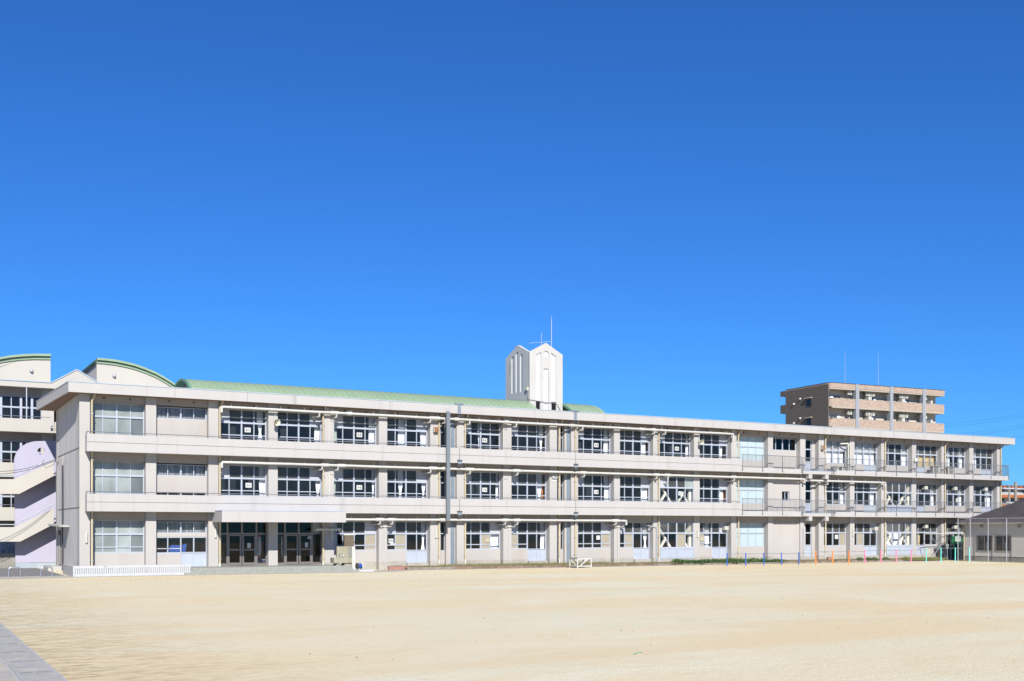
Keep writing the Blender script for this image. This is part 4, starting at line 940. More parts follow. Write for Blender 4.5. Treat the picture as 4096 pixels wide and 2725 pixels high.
# low white block wall in front of the terrace, at the left end
x0, x1 = -.75, PX(762, -3.0); t = thing('block_wall', 'low white wall of slotted concrete blocks in front of the left terrace', 'wall', (0, 0, 0))
z0, z1 = 0, .68
core = MB().box(x0, x1, -2.86, -2.62, -.1, z1-.03).build('backing', 'groove', t)
MB().box(x0-.004, x0+.3, -2.83, 1.4, -.1, z1-.005).build('end_block', 'pale_concrete', t)
MB().box(x0+.3, x1, -2.62, -2.45, -.1, z1-.02).build('rear_block', 'pale_concrete', t)
MB().box(x0, x1, -3.0, -2.60, z1-.13, z1).build('top_course', 'white_block', t); MB().box(x0, x1, -3.0, -2.86, -.1, .21).build('bottom_course', 'white_block', t)
n = 55; pw = (x1-x0)/n
for j in range(n):
    ub('block', x0+pw*j+(.012 if j else 0), x0+pw*(j+1)-.012 if j < n-1 else x1, -2.998+random.uniform(-.004, .004), -2.858, .208, z1-.128, 'white_block', t)
# steel hoop barriers on the asphalt
for px, lb in ((58, 'chrome hoop barrier nearest the left edge of the yard'), (186, 'chrome hoop barrier closest to the white block wall')):
    a = ang(px); Y = -1.55; x = PX(px, Y); t = thing('hoop_barrier', lb, 'barrier', (x, Y, gz(x)), group='hoop barriers on the asphalt')
    pts = [(-.31, 0, 0), (-.31, 0, .40)]+[(-.31+.14-.14*cos(q), 0, .40+.14*sin(q)) for q in (.4, .8, 1.2, pi/2)]+[(.31-.14+.14*sin(q), 0, .40+.14*cos(q)) for q in (0, .4, .8, 1.2)]+[(.31, 0, .40), (.31, 0, 0)]
    MB().tube(pts, .034, 10).build('hoop', 'steel', t)
# white assembly platform
t = thing('assembly_platform', 'white wooden assembly platform with open braced frame on the sand', 'platform', (33.1, -3.7, gz(33)), rz=radians(-1))
W, D2, H = 1.22, 1.15, .76
MB().box(-.02, W+.02, -.02, D2+.02, H-.035, H).build('deck', 'pale_concrete', t)
for x in (0, W-.07):
    for y in (0, D2-.07): MB().box(x, x+.07, y, y+.07, 0, H-.036).build('leg', 'white_paint', t)
MB().box(.07, W-.07, .01, .05, H-.14, H-.037).box(.07, W-.07, D2-.05, D2-.01, H-.14, H-.037).box(.01, .05, .07, D2-.07, H-.14, H-.037).box(W-.05, W-.01, .07, D2-.07, H-.14, H-.037).build('apron', 'white_paint', t)
MB().box(.07, W-.07, .01, .05, .10, .17).box(.01, .05, .07, D2-.07, .10, .17).box(W-.05, W-.01, .07, D2-.07, .1, .17).build('lower_rail', 'white_paint', t)
for a, b in (((.28, .03, .17), (.85, .03, H-.14)), ((.28, D2-.03, H-.14), (.95, D2-.03, .1)), ((.03, .3, .17), (.03, .75, H-.14)), ((W-.03, .25, H-.14), (W-.03, .8, .17))): MB().bar(a, b, .035, .07).build('brace', 'white_paint', t)
# coloured exercise bars
def bars(posts, m, h, label):
    xs = [PX(p, -5.3) for p in posts]; t = thing('exercise_bar', label, 'exercise bar', (xs[0], -5.3, gz(xs[0])), group='exercise bars on the sand'); x0 = xs[0]
    for n, x in enumerate(xs):
        x -= x0; dz = gz(x+x0)-gz(x0)
        if not (n == len(xs)-1 and m in ('blue_post', 'orange_post', 'pink_post')):
            MB().tube([(x, 0, dz), (x, 0, dz+h), (x, 0, dz+h+.03)], [.042, .042, .06], 10).tube([(x, 0, dz+h+.02), (x, 0, dz+h+.08)], .062, 10).build('post', m, t)
        if n < len(xs)-1: x2 = xs[n+1]-x0; MB().tube([(x+.03, 0, dz+h+.02), (x2-.03, 0, gz(x2+x0)-gz(x0)+h+.02)], .016, 8).build('bar', 'steel_mast', t)
bars([2908, 2983, 3055, 3126, 3195, 3263], 'blue_post', .90, 'blue-posted exercise bar, lowest and leftmost of the coloured bars')
bars([3263, 3331, 3396, 3460], 'orange_post', .99, 'orange-posted exercise bar between the blue and pink bars')
bars([3460, 3523.5, 3585, 3645, 3705], 'pink_post', 1.05, 'pink-posted exercise bar between the orange and turquoise bars')
bars([3705, 3764, 3821, 3877.5], 'teal_post', 1.17, 'turquoise-posted exercise bar, tallest and nearest the chain-link fence')

# ------------------------------------------------------------------ planting bed along the facade
bx0, bx1 = PX(1625, -1.5), 74.0
bed = MB(); N = 160
for j in range(N+1):
    x = bx0+(bx1-bx0)*j/N; g = gz(x)
    for (y, z) in ((-1.62, g-.02), (-1.50, g+.16+random.uniform(-.05, .035)), (-1.0, g+.21+random.uniform(-.05, .05)), (-.5, g+.21+random.uniform(-.04, .05)), (.5, g+.22)): bed.v.append((x, y+random.uniform(-.03, .03), z))
for j in range(N):
    for q in range(4): n = j*5+q; bed.f.append((n, n+5, n+6, n+1)); bed.sm.append(len(bed.f)-1)
o = bed.build('planting_bed', 'soil', fix=False); o['kind'] = 'structure'
x = bx0
kb = None
while x < PX(1800, -1.6):
    L = random.uniform(.8, 1.0); ub('kerb_stone', x, x+L-.015, -1.72, -1.55, -.1, gz(x)+.17, 'kerb', o); x += L
x = PX(2600, -1.6)
while x < 73.5:
    L = random.uniform(.55, .65)
    if random.random() < .75: ub('kerb_stone', x, x+L-.015, -1.70+random.uniform(-.02, .02), -1.57, -.1, gz(x)+.13+random.uniform(-.02, .01), 'kerb', o)
    x += L
def blades(name, m, regions, label=None):
    b = MB()
    for (x0, x1, y0, y1, n, h, base) in regions:
        for _ in range(n):
            x, y = random.uniform(x0, x1), random.uniform(y0, y1); z = gz(x)+base; a = random.uniform(0, pi); w = .012; hh = h*random.uniform(.5, 1.2); lx, ly = random.uniform(-.5, .5)*hh, random.uniform(-.5, .5)*hh
            k = len(b.v); b.v += [(x-w*cos(a), y-w*sin(a), z), (x+w*cos(a), y+w*sin(a), z), (x+lx, y+ly, z+hh)]; b.f.append((k, k+1, k+2))
    o = b.build(name, m, fix=False); tag(o, label, 'grass'); o['kind'] = 'stuff'; return o
blades('grass', 'grass', [(bx0, 74, -1.5, -.1, 6000, .11, .18), (bx0+3, 38, -.9, .1, 2600, .19, .19), (68.5, 73.6, -2.4, -1.0, 3200, .24, .12), (74.0, 74.5, -14, -3.5, 700, .2, -.05)], 'sparse dry grass along the planting bed below the facade')
def leafmass(name, m, blobs, label, size=.06):
    b = MB()
    for (x, y, rx, ry, h, n) in blobs:
        for _ in range(n):
            px_, py_ = x+random.gauss(0, .42)*rx, y+random.gauss(0, .42)*ry; e = max(0, 1-((px_-x)/rx)**2*.8-((py_-y)/ry)**2*.8)
            if e <= 0: continue
            z = gz(px_)+.12+h*random.random()**.6*e; s = size*random.uniform(.6, 1.3); u = Vector((random.gauss(0, 1), random.gauss(0, 1), random.gauss(0, .5))).normalized(); v = u.cross(Vector((random.gauss(0, .5), random.gauss(0, .5)-.6, 1))).normalized()
            c = Vector((px_, py_, z)); k = len(b.v); b.v += [tuple(c-u*s), tuple(c+v*s*.6), tuple(c+u*s), tuple(c-v*s*.6)]; b.f.append((k, k+1, k+2, k+3))
    o = b.build(name, m, fix=False); tag(o, label, 'ground cover'); o['kind'] = 'stuff'; return o
bl = []
x = PX(2706, -1.3)
while x < PX(3130, -1.3):
    big = 1 if x < PX(3020, -1.3) else .5
    bl.append((x, -1.25+random.uniform(-.2, .15), .75, .55, random.uniform(.24, .42)*(.65+.35*big), int(270*big))); x += .42
for px in (3440, 3475, 3500, 3545, 3625, 3060, 2985, 2800): bl.append((PX(px, -1.35), -1.3, .5, .4, .28, 160))
leafmass('ground_cover', 'leaf', bl, 'low leafy green plants growing along the bed by the blue bar')
lv = MB()
for _ in range(760):
    if random.random() < .35: x, y = random.uniform(-9, 6), random.gauss(-9.5, 2.0)
    elif random.random() < .5: x, y = random.uniform(5, 45), random.uniform(-18, -5)
    else: x, y = random.uniform(-8, 70), random.uniform(-50, -4)
    s = random.uniform(.018, .045); a = random.uniform(0, pi); z = gz(x)+.006; k = len(lv.v)
    lv.v += [(x-s*cos(a), y-s*sin(a), z), (x+s*.5*sin(a), y-s*.5*cos(a), z+s*.3), (x+s*cos(a), y+s*sin(a), z+random.uniform(0, .02)), (x-s*.5*sin(a), y+s*.5*cos(a), z+s*.3)]; lv.f.append((k, k+1, k+2, k+3))
o = lv.build('fallen_leaves', 'dry_leaf', fix=False); tag(o, 'scattered small dry leaves lying on the sand', 'leaves'); o['kind'] = 'stuff'

# ------------------------------------------------------------------ pipe frame and net at the right end
t = thing('pipe_frame', 'rusty white pipe frame with crossed braces before the right end windows', 'frame', (PX(3727, -1.2), -1.2, gz(65)))
X0 = PX(3727, -1.2); W = PX(3850, -1.2)-X0; H = PZ(3727, 2136, -1.2)-gz(65)
for x in (0, W*.5, W*.62, W*.97): MB().tube([(x, 0, 0), (x, 0, H)], .026, 8).build('post', 'galv', t)
MB().tube([(-.1, 0, H), (W+.2, 0, H+.03)], .035, 8).tube([(0, .8, H), (W, .8, H)], .03, 8).build('top_rail', 'white_paint', t)
for a, b in (((-.3, 0, H), (W*.5, 0, .1)), ((W*.55, 0, H), (0, 0, .2)), ((W*.45, 0, H), (W*.97, 0, .2)), ((W*1.02, 0, H), (W*.6, 0, .9))): MB().tube([a, b], .02, 6).build('brace', 'galv', t)
nb = MB(); nx, nz = 14, 16; xa0, xa1 = PX(3800, .2), PX(3846, .2)
for r in range(nz+1):
    for q in range(nx+1): u = q/nx; nb.v.append((xa0+(xa1-xa0)*u, .1-.5*u+.08*sin(q*1.7+r*.3), .2+(2.1-.9*abs(u-.35))*r/nz))
for r in range(nz):
    for q in range(nx): n = r*(nx+1)+q; nb.f.append((n, n+1, n+nx+2, n+nx+1))
tag(nb.build('safety_net', 'net', fix=False), 'dark green net hung beside the pipe frame at the building corner', 'net')

# ------------------------------------------------------------------ chain-link fence and single-storey house at the right edge
FX = 73.8; fy = [-3.2, -4.5, -6.35, -8.2, -10.1, -12.0, -13.9]; FH = 3.76; g0 = gz(FX)
fe = thing('chain_link_fence', 'tall grey chain-link fence in front of the single-storey house', 'fence', (FX, fy[0], g0)); L = fy[-1]-fy[0]
for y in fy: MB().tube([(0, y-fy[0], 0), (0, y-fy[0], FH-g0)], .034, 8).build('post', 'galv', fe)
MB().tube([(0, 0, FH-g0), (0, L, FH-g0)], .026, 8).build('top_rail', 'galv', fe); MB().tube([(0, 0, .08), (0, L, .08)], .016, 6).build('bottom_rail', 'galv', fe)
wm = MB(); pitch = .085; Hh = FH-g0-.1; Ln = -L
def clipseg(c, s):           # z = c + s*y', y' in [0, Ln]
    pts = []
    for yy in (0, Ln):
        z = c+s*yy
        if 0 <= z <= Hh: pts.append((yy, z))
    for z in (0, Hh):
        yy = (z-c)/s
        if 0 < yy < Ln: pts.append((yy, z))
    return pts[:2]
for s in (1.2, -1.2):
    c = (-Ln*1.2 if s > 0 else 0)
    while c < (Hh if s > 0 else Hh+Ln*1.2):
        p = clipseg(c, s)
        if len(p) == 2: wm.bar((0, -p[0][0], p[0][1]+.08), (0, -p[1][0], p[1][1]+.08), .0018, .0018)
        c += pitch*1.2
wm.build('wire_mesh', 'galv', fe)
paper = thing('fence_sign', 'small framed white sign hung on the chain-link fence post', 'sign', (FX-.03, PYX(3832, FX-.03), PZ(3832, 2156, -3.2)), rz=radians(-60))
ub('plate', -.22, .22, -.01, .01, -.22, .22, 'paper', paper); text('lettering', '田', .34, 'ac_grille', (0, -.012, 0), paper)
HX = 74.45; HY0, HY1 = -15.5, -3.3; HW = 9.6; EZ = 3.42
ho = thing('house', 'single-storey grey sided house with dark hipped roof behind the fence', 'house', (HX, HY1, gz(HX))); g1 = gz(HX); EZ -= g1; LY = HY0-HY1
MB().box(.03, HW, LY, -.03, .46, EZ).build('core_wall', 'house_wall', ho)
MB().box(.02, HW+.02, LY+.02, -.02, -.1, .42).build('foundation', 'concrete', ho); MB().box(.0, HW, LY, 0, .42, .462).build('base_strip', 'dark_metal', ho)
wins = [(-2.55, -4.05), (-4.45, -5.95)]
wy = [(PYX(3908, HX)-HY1, PYX(3968, HX)-HY1), (PYX(3982, HX)-HY1, PYX(4043, HX)-HY1), (-8.6, -10.0)]
wz0, wz1 = .98, 2.28
nb_ = 9; bh = (EZ-.465)/nb_
for j in range(nb_):
    z0 = .465+bh*j; z1 = z0+bh-.012
    edges = [0]
    if z1 > wz0+.05 and z0 < wz1-.05:
        for a, b in wy: edges += [a+.05, b-.05]
    edges.append(LY)
    for q in range(0, len(edges), 2): ub('siding_board', 0.0, .031, edges[q+1], edges[q]-.0, z0, z1, 'house_wall', ho)
    ub('siding_board', .0, HW, -.031, .0, z0, z1, 'house_wall', ho)
for a, b in wy:
    wf = MB().box(-.06, .04, b, b+.05, wz0, wz1).box(-.06, .04, a-.05, a, wz0, wz1).box(-.06, .04, b, a, wz0, wz0+.05).box(-.06, .04, b, a, wz1-.05, wz1).box(-.04, .03, (a+b)/2-.03, (a+b)/2+.03, wz0, wz1).build('window', 'groove', ho)
    ub('pane', .0, .012, b+.03, (a+b)/2, wz0+.03, wz1-.03, 'glass_dark', wf); ub('pane', .013, .024, (a+b)/2, a-.03, wz0+.03, wz1-.03, 'glass_dark', wf)
    ub('window_recess', .0255, .029, b+.03, a-.03, wz0+.03, wz1-.03, 'interior', wf)
    ub('inner_curtain', .0248, .0252, (a+b)/2-.3, (a+b)/2-.16, wz0+.06, wz0+.75, 'curtain', wf)
for px in (3927, 4078): 
    yy = PYX(px, HX)-HY1; zz = PZ(px, 2105, HX and HY1+yy)-g1; MB().box(-.10, .0, yy-.13, yy+.13, zz-.13, zz+.13).build('wall_vent', 'ac_grille', ho)
ov = .45; e0, e1, s0, s1 = -ov, HW+ov, LY-ov, ov; hr = (e1-e0)/2*.52; xm_ = (e0+e1)/2; r0, r1 = s0+(e1-e0)/2, s1-(e1-e0)/2
rf = MB(); rf.v = [(e0, s0, EZ), (e1, s0, EZ), (e1, s1, EZ), (e0, s1, EZ), (xm_, r0, EZ+hr), (xm_, r1, EZ+hr)]
rf.f = [(3, 2, 5), (0, 4, 1), (0, 3, 5, 4), (1, 4, 5, 2), (0, 1, 2, 3)]
ro = rf.build('roof', 'house_roof', ho); MB().box(e0-.06, e0+.03, s0, s1, EZ-.14, EZ+.02).box(e0, e1, s1-.03, s1+.06, EZ-.14, EZ+.02).build('gutter', 'apt_trim', ro)
MB().tube([(-.12, -.12, 0), (-.12, -.12, EZ-.3), (-.3, .1, EZ-.1)], .05, 8).build('downpipe', 'drain', ho)

# ------------------------------------------------------------------ left annex with outdoor stair
AY = 18.5; AN = thing('annex_building', 'four-storey cream annex at far left with green arched roof gables', 'building', (0, 0, 0))
AX0, AX1 = -32, PX(760, AY+3)
zbal = [(1675, 1728), (1852, 1905), (2030, 2083)]
def az(py, Y=AY): return PZ(100, py, Y)
MB().box(AX0, AX1, AY+4, AY+12, 0, az(1533)).build('rear_wall', 'annex_wall', AN)
ztop = az(1522, AY-1); zedge = az(1548, AY-1)
pk = 307; xpk = PX(pk, AY-1); xl, xr_ = PX(206, AY-1), PX(392, AY-1); zpk = PZ(pk, 1480, AY-1)
MB().prism([(AX0, zedge), (xpk+8, zedge-.0), (xpk+8, PZ(392, 1531, AY-1)), (xr_, PZ(392, 1531, AY-1)), (xpk, zpk), (xl, PZ(206, 1532, AY-1)), (AX0, PZ(206, 1532, AY-1))], 'y', AY-1, AY+4.2).build('roof_parapet', 'annex_wall', AN)
cpn = MB()
for a, b in (((AX0, PZ(206, 1532, AY-1)), (xl, PZ(206, 1532, AY-1))), ((xl, PZ(206, 1532, AY-1)), (xpk, zpk)), ((xpk, zpk), (xr_, PZ(392, 1531, AY-1)))): cpn.bar((a[0], AY-.9, a[1]+.03), (b[0], AY-.9, b[1]+.03), .3, .07)
cpn.build('coping', 'coping', AN)
for n, (t0, t1) in enumerate(zbal):
    MB().box(AX0, PX(203, AY-1) if n == 0 else PX(62, AY-1), AY-1, AY-.8, az(t1, AY-1), az(t0, AY-1)).build('balcony', 'annex_wall', AN)
    MB().box(AX0, 4, AY-.985, AY, az(t1, AY-1)+.005, az(t1, AY-1)+.15).build('balcony_slab', 'annex_wall', AN)
    MB().tube([(AX0, AY-.9, az(t0, AY-1)+.18), (PX(203 if n == 0 else 62, AY-1), AY-.9, az(t0, AY-1)+.18)], .025, 6).build('handrail', 'rail', AN)
tops = [1548, 1728, 1905, 2083]; bots = [1675, 1852, 2030, 2215]
for n in range(4):
    zt, zb2 = az(tops[n])+.0, az(bots[n])-.5; zw = zt-.72
    ub('beam', AX0, AX1, AY-.05, AY+.5, zw, zt+.4, 'beam', AN)
    ub('floor_slab', AX0, AX1, AY+.2, AY+4, zb2-.5, zb2-.3, 'int_floor', AN)
    ub('room_wall', AX0, AX1, AY+3.6, AY+3.9, zb2-.3, zt+.2, 'interior_wall', AN)
    ub('spandrel', AX0, AX1, AY+.05, AY+.3, zb2-.5, zb2+.35, 'annex_wall', AN)
    edges = [PX(p, AY) for p in (-150, -108, -66, -22, 4, 45, 84, 107, 128, 165)]
    fr = MB(); z0, z1 = zb2+.3, zw+.02; ztr = z1-(z1-z0)*.45
    fr.box(edges[0], edges[-1], AY+.02, AY+.12, z1-.06, z1).box(edges[0], edges[-1], AY+.0, AY+.12, ztr-.06, ztr+.06)
    for j, x in enumerate(edges): wmm = .08 if j % 2 == 0 else .03; fr.box(x-wmm, x+wmm, AY+.01, AY+.11, z0, z1)
    wo = fr.build('window', 'frame', AN)
    for j in range(len(edges)-1):
        ub('pane', edges[j], edges[j+1], AY+.06, AY+.07, ztr, z1, 'glass', wo); ub('pane', edges[j], edges[j+1], AY+.06, AY+.07, z0, ztr, 'glass' if n < 3 else 'poster', wo)
    ub('pillar', PX(166, AY), PX(215, AY), AY-.1, AY+.6, zb2-.5, zt+.3, 'annex_wall', AN)
    x0 = edges[-2]
ub('pillar', AX0, PX(-155, AY), AY-.05, AY+.6, 0, az(1548), 'annex_wall', AN)
ub('roof_post', PX(104, AY-.95), PX(108, AY-.95), AY-.97, AY-.88, az(1675, AY-1), az(1548, AY-1), 'frame', AN)
MB().box(AX0, PX(62, AY-1.5), AY-1.5, AY-1.2, 0, az(2215, AY-1.5)).build('plinth', 'concrete', AN)
# gables with green edges and curved roofs behind them
GY = AY+1.6
def gable(pxs, flip):
    pts = [(PX(p, GY), PZ(p, q, GY)) for p, q in pxs]; zb2 = az(1540, GY)-.6
    go = MB().prism(pts+[(pts[-1][0], zb2), (pts[0][0], zb2)], 'y', GY, GY+.3).build('gable_wall', 'annex_wall', AN)
    def band(dz0, dz1, y0, y1, m, name, ext=0.0):
        b = MB(); n = len(pts)
        for (x, z) in pts: b.v += [(x, y0, z+dz0), (x, y0, z+dz1), (x, y1, z+dz0), (x, y1, z+dz1)]
        for j in range(n-1): q = 4*j; b.f += [(q, q+4, q+5, q+1), (q+2, q+3, q+7, q+6), (q+1, q+5, q+7, q+3), (q, q+2, q+6, q+4)]
        b.f += [(0, 1, 3, 2), (4*n-4, 4*n-2, 4*n-1, 4*n-3)]; b.build(name, m, go)
    band(-.04, .15, GY-.10, GY+.02, 'green_roof', 'roof_edge'); band(.15, .19, GY-.13, GY+.02, 'green_dark', 'edge_shadow'); band(.19, .36, GY-.28, GY+9, 'green_roof', 'curved_roof')  # dark green strip coloured in as the shadow line under the curved roof
    return go, pts, zb2
rg = [(387, 1452), (420, 1454), (460, 1459), (500, 1467), (540, 1477), (580, 1491), (620, 1508), (660, 1530), (700, 1556), (730, 1578)]
go, pts, zb2 = gable(rg, 0)
MB().box(pts[0][0]-.0, pts[0][0]+.2, GY+.301, GY+9, zb2, pts[0][1]-.02).build('gable_side', 'side_wall', go)
sx = pts[0][0]
MB().box(sx-.12, sx+.02, GY+.02, GY+8.9, pts[0][1]-.05, pts[0][1]+.19).build('side_trim', 'green_dark', go)
lg = [(-260, 1560), (-200, 1520), (-140, 1492), (-90, 1473), (-40, 1459), (0, 1450), (40, 1443), (90, 1438), (140, 1436), (202, 1437)]
gable(lg, 1)
for px, py in ((126, 1483), (457, 1503)):
    x, z = PX(px, GY-.1), PZ(px, py, GY-.1); MB().lathe([(0, -.22), (.08, -.2), (.13, -.1), (.14, 0)], (x, GY-.02, z), (0, 1, .25), 14).build('vent_cap', 'galv', AN)
# outdoor stair: lavender wall with round opening and rounded shoulder, cream stair parapets
SY = 14.0; ST = thing('outdoor_stair', 'outdoor stair with lavender wall, round opening and cream sloping parapets', 'stair', (0, 0, 0))
def sp(px, py, Y=SY): return (PX(px, Y), PZ(px, py, Y))
left = 57; out = [sp(62, 2250), sp(left, 1900), sp(left, 1845)]
for q in range(1, 10): t_ = q/9*pi/2; out.append(sp(left+(150-left)*(1-cos(t_)), 1845-(1845-1765)*sin(t_)))
out += [sp(240, 1763), sp(240, 2250)]
hc = sp(165, 1805); hr_ = PX(180, SY)-PX(165, SY); R_ = 24
# wall as a bridge-cut ring so that the opening is real
import bmesh
def holed(poly, c, r, y0, y1, name, m, parent):
    bm_ = bmesh.new(); ov_ = [bm_.verts.new((x, y0, z)) for x, z in poly]; iv = [bm_.verts.new((c[0]+r*cos(2*pi*j/R_), y0, c[1]+r*sin(2*pi*j/R_))) for j in range(R_)]
    ed = [bm_.edges.new((ov_[j], ov_[(j+1) % len(ov_)])) for j in range(len(ov_))]+[bm_.edges.new((iv[j], iv[(j+1) % R_])) for j in range(R_)]
    bmesh.ops.triangle_fill(bm_, use_beauty=True, use_dissolve=False, edges=ed)
    r_ = bmesh.ops.extrude_face_region(bm_, geom=list(bm_.faces)); bmesh.ops.translate(bm_, vec=(0, y1-y0, 0), verts=[v for v in r_['geom'] if isinstance(v, bmesh.types.BMVert)])
    bmesh.ops.recalc_face_normals(bm_, faces=bm_.faces); me = bpy.data.meshes.new(name); bm_.to_mesh(me); bm_.free(); me.materials.append(M[m]); return link(name, me, parent)
holed(out, hc, hr_*1.0, SY, SY+.18, 'stair_wall', 'lavender', ST)
MB().prism([sp(62, 2251), sp(240, 2251), sp(240, 2290), sp(62, 2290)], 'y', SY+.02, SY+.3).build('plinth', 'blue_plinth', ST)
PYY = SY-1.35
def par(poly): MB().prism([(PX(p, PYY), PZ(p, q, PYY)) for p, q in poly], 'y', PYY, PYY+.18).build('stair_parapet', 'annex_wall', ST); MB().prism([(PX(p, PYY), PZ(p, q, PYY)) for p, q in poly[3:][::-1]]+[(PX(p, PYY), PZ(p, q, PYY)+.18) for p, q in poly[3:]], 'y', PYY+.18, SY).build('stair_flight', 'annex_wall', ST)
par([(-150, 1917), (60, 1917), (215, 1846), (215, 1904), (77, 1976), (-150, 1976)])
par([(-150, 2109), (58, 2109), (215, 2034), (215, 2097), (81, 2167), (-150, 2167)])
for y0, y1 in ((1907, 1838), (2099, 2022)):
    h_ = MB(); p0 = (PX(-150, PYY), PYY+.09, PZ(0, y0, PYY)); p1 = (PX(57, PYY), PYY+.09, PZ(57, y0, PYY)); p2 = (PX(214, PYY), PYY+.09, PZ(214, y1-5, PYY)); h_.tube([p0, p1, p2], .035, 8)
    for t_ in (.0, .3, .6, .9): c = Vector(p1).lerp(Vector(p2), t_); h_.tube([tuple(c), (c.x, c.y, c.z-.4)], .02, 6)
    h_.build('handrail', 'galv', ST)
MB().box(AX0, PX(60, SY+.3), SY+.2, SY+.4, 0.05, PZ(0, 2215, SY)).build('low_wall', 'concrete', ST)
# service cables at the left corner
for n, (q0, q1) in enumerate(((1865, 1838), (1880, 1842))):
    p0 = Vector((PX(-160, 6), 6, PZ(0, q0+8, 6))); p1 = Vector((-.15, 9.6, PZ(205, q1, 9.6))); cb = MB()
    pts = [p0.lerp(p1, t_/14)-Vector((0, 0, .5*sin(pi*t_/14))) for t_ in range(15)]; cb.tube([tuple(p) for p in pts], .016, 5)
    tag(cb.build('service_cable', 'wire'), ['upper', 'lower'][n]+' black cable strung from the left end wall across the stair', 'cable', 'service cables at the left end')
t = thing('insulator_bracket', 'small cable bracket with looped wire on the left end wall', 'bracket', (-.05, 9.6, PZ(205, 1840, 9.6)))
MB().box(-.12, .05, -.06, .06, -.06, .06).build('plate', 'pole', t); MB().tube([(-.1, 0, 0), (-.3, -.1, -.35), (-.75, -.1, -.55), (-1.0, -.1, -.25), (-.85, -.1, 0)], .014, 5).build('loop', 'wire', t)

# ------------------------------------------------------------------ apartment building behind the right half
ax_, ay_, _ = CAMP(3320, 2100, 167.0)
AP = thing('apartment_building', 'brown and beige tiled apartment block rising behind the school roof', 'building', (ax_, ay_, 0), rz=radians(-4.2)); APL, APD, APZ = 22.9, 10.2, 24.75
MB().box(0, APL-.3, 1.5, APD, 0, APZ-.25).build('body_wall', 'apt_wall', AP); MB().box(-.12, .0, .25, APD, 0, APZ-.2).build('side_wall', 'apt_brown', AP)
def rounded(x0, x1, y0, y1, r, left):
    p = []
    if left:
        for j in range(7): q = pi/2*j/6; p.append((x0+r-r*cos(q), y0+r-r*sin(q)))
    else: p.append((x0, y0))
    p += [(x1, y0), (x1, y1), (x0, y1)]; return p
ps = [(3422, 3435), (3559, 3571), (3690, 3702)]
def apx(px):        # local x along the front for a photo pixel
    k = (px-2048)/FPX; xr = (3320-2048)/FPX*167.0; c_, s_ = cos(radians(4.2)), sin(radians(4.2))
    r = c_*cos(TH)+s_*sin(TH); f = c_*sin(TH)-s_*cos(TH); return (k*167.0-xr)/(r-k*f)
pil = [(apx(a), apx(b)) for a, b in ps]; bays_ = [(0, pil[0][0]), (pil[0][1], pil[1][0]), (pil[1][1], pil[2][0]), (pil[2][1], APL)]
for a, b in pil: MB().box(a, b, -.12, .6, 0, APZ+.01).build('pillar', 'apt_grey', AP)
rc = MB().prism(rounded(-.1, APL+.1, 0, APD, .9, True), 'z', APZ-.72, APZ).build('roof_band', 'apt_beige', AP)
MB().prism(rounded(-.14, APL+.14, -.05, APD+.05, .9, True), 'z', APZ, APZ+.07).build('coping', 'dark_metal', rc); MB().prism(rounded(-.06, APL+.06, .04, APD-.1, .9, True), 'z', APZ-.92, APZ-.721).build('eaves_slab', 'apt_trim', rc)
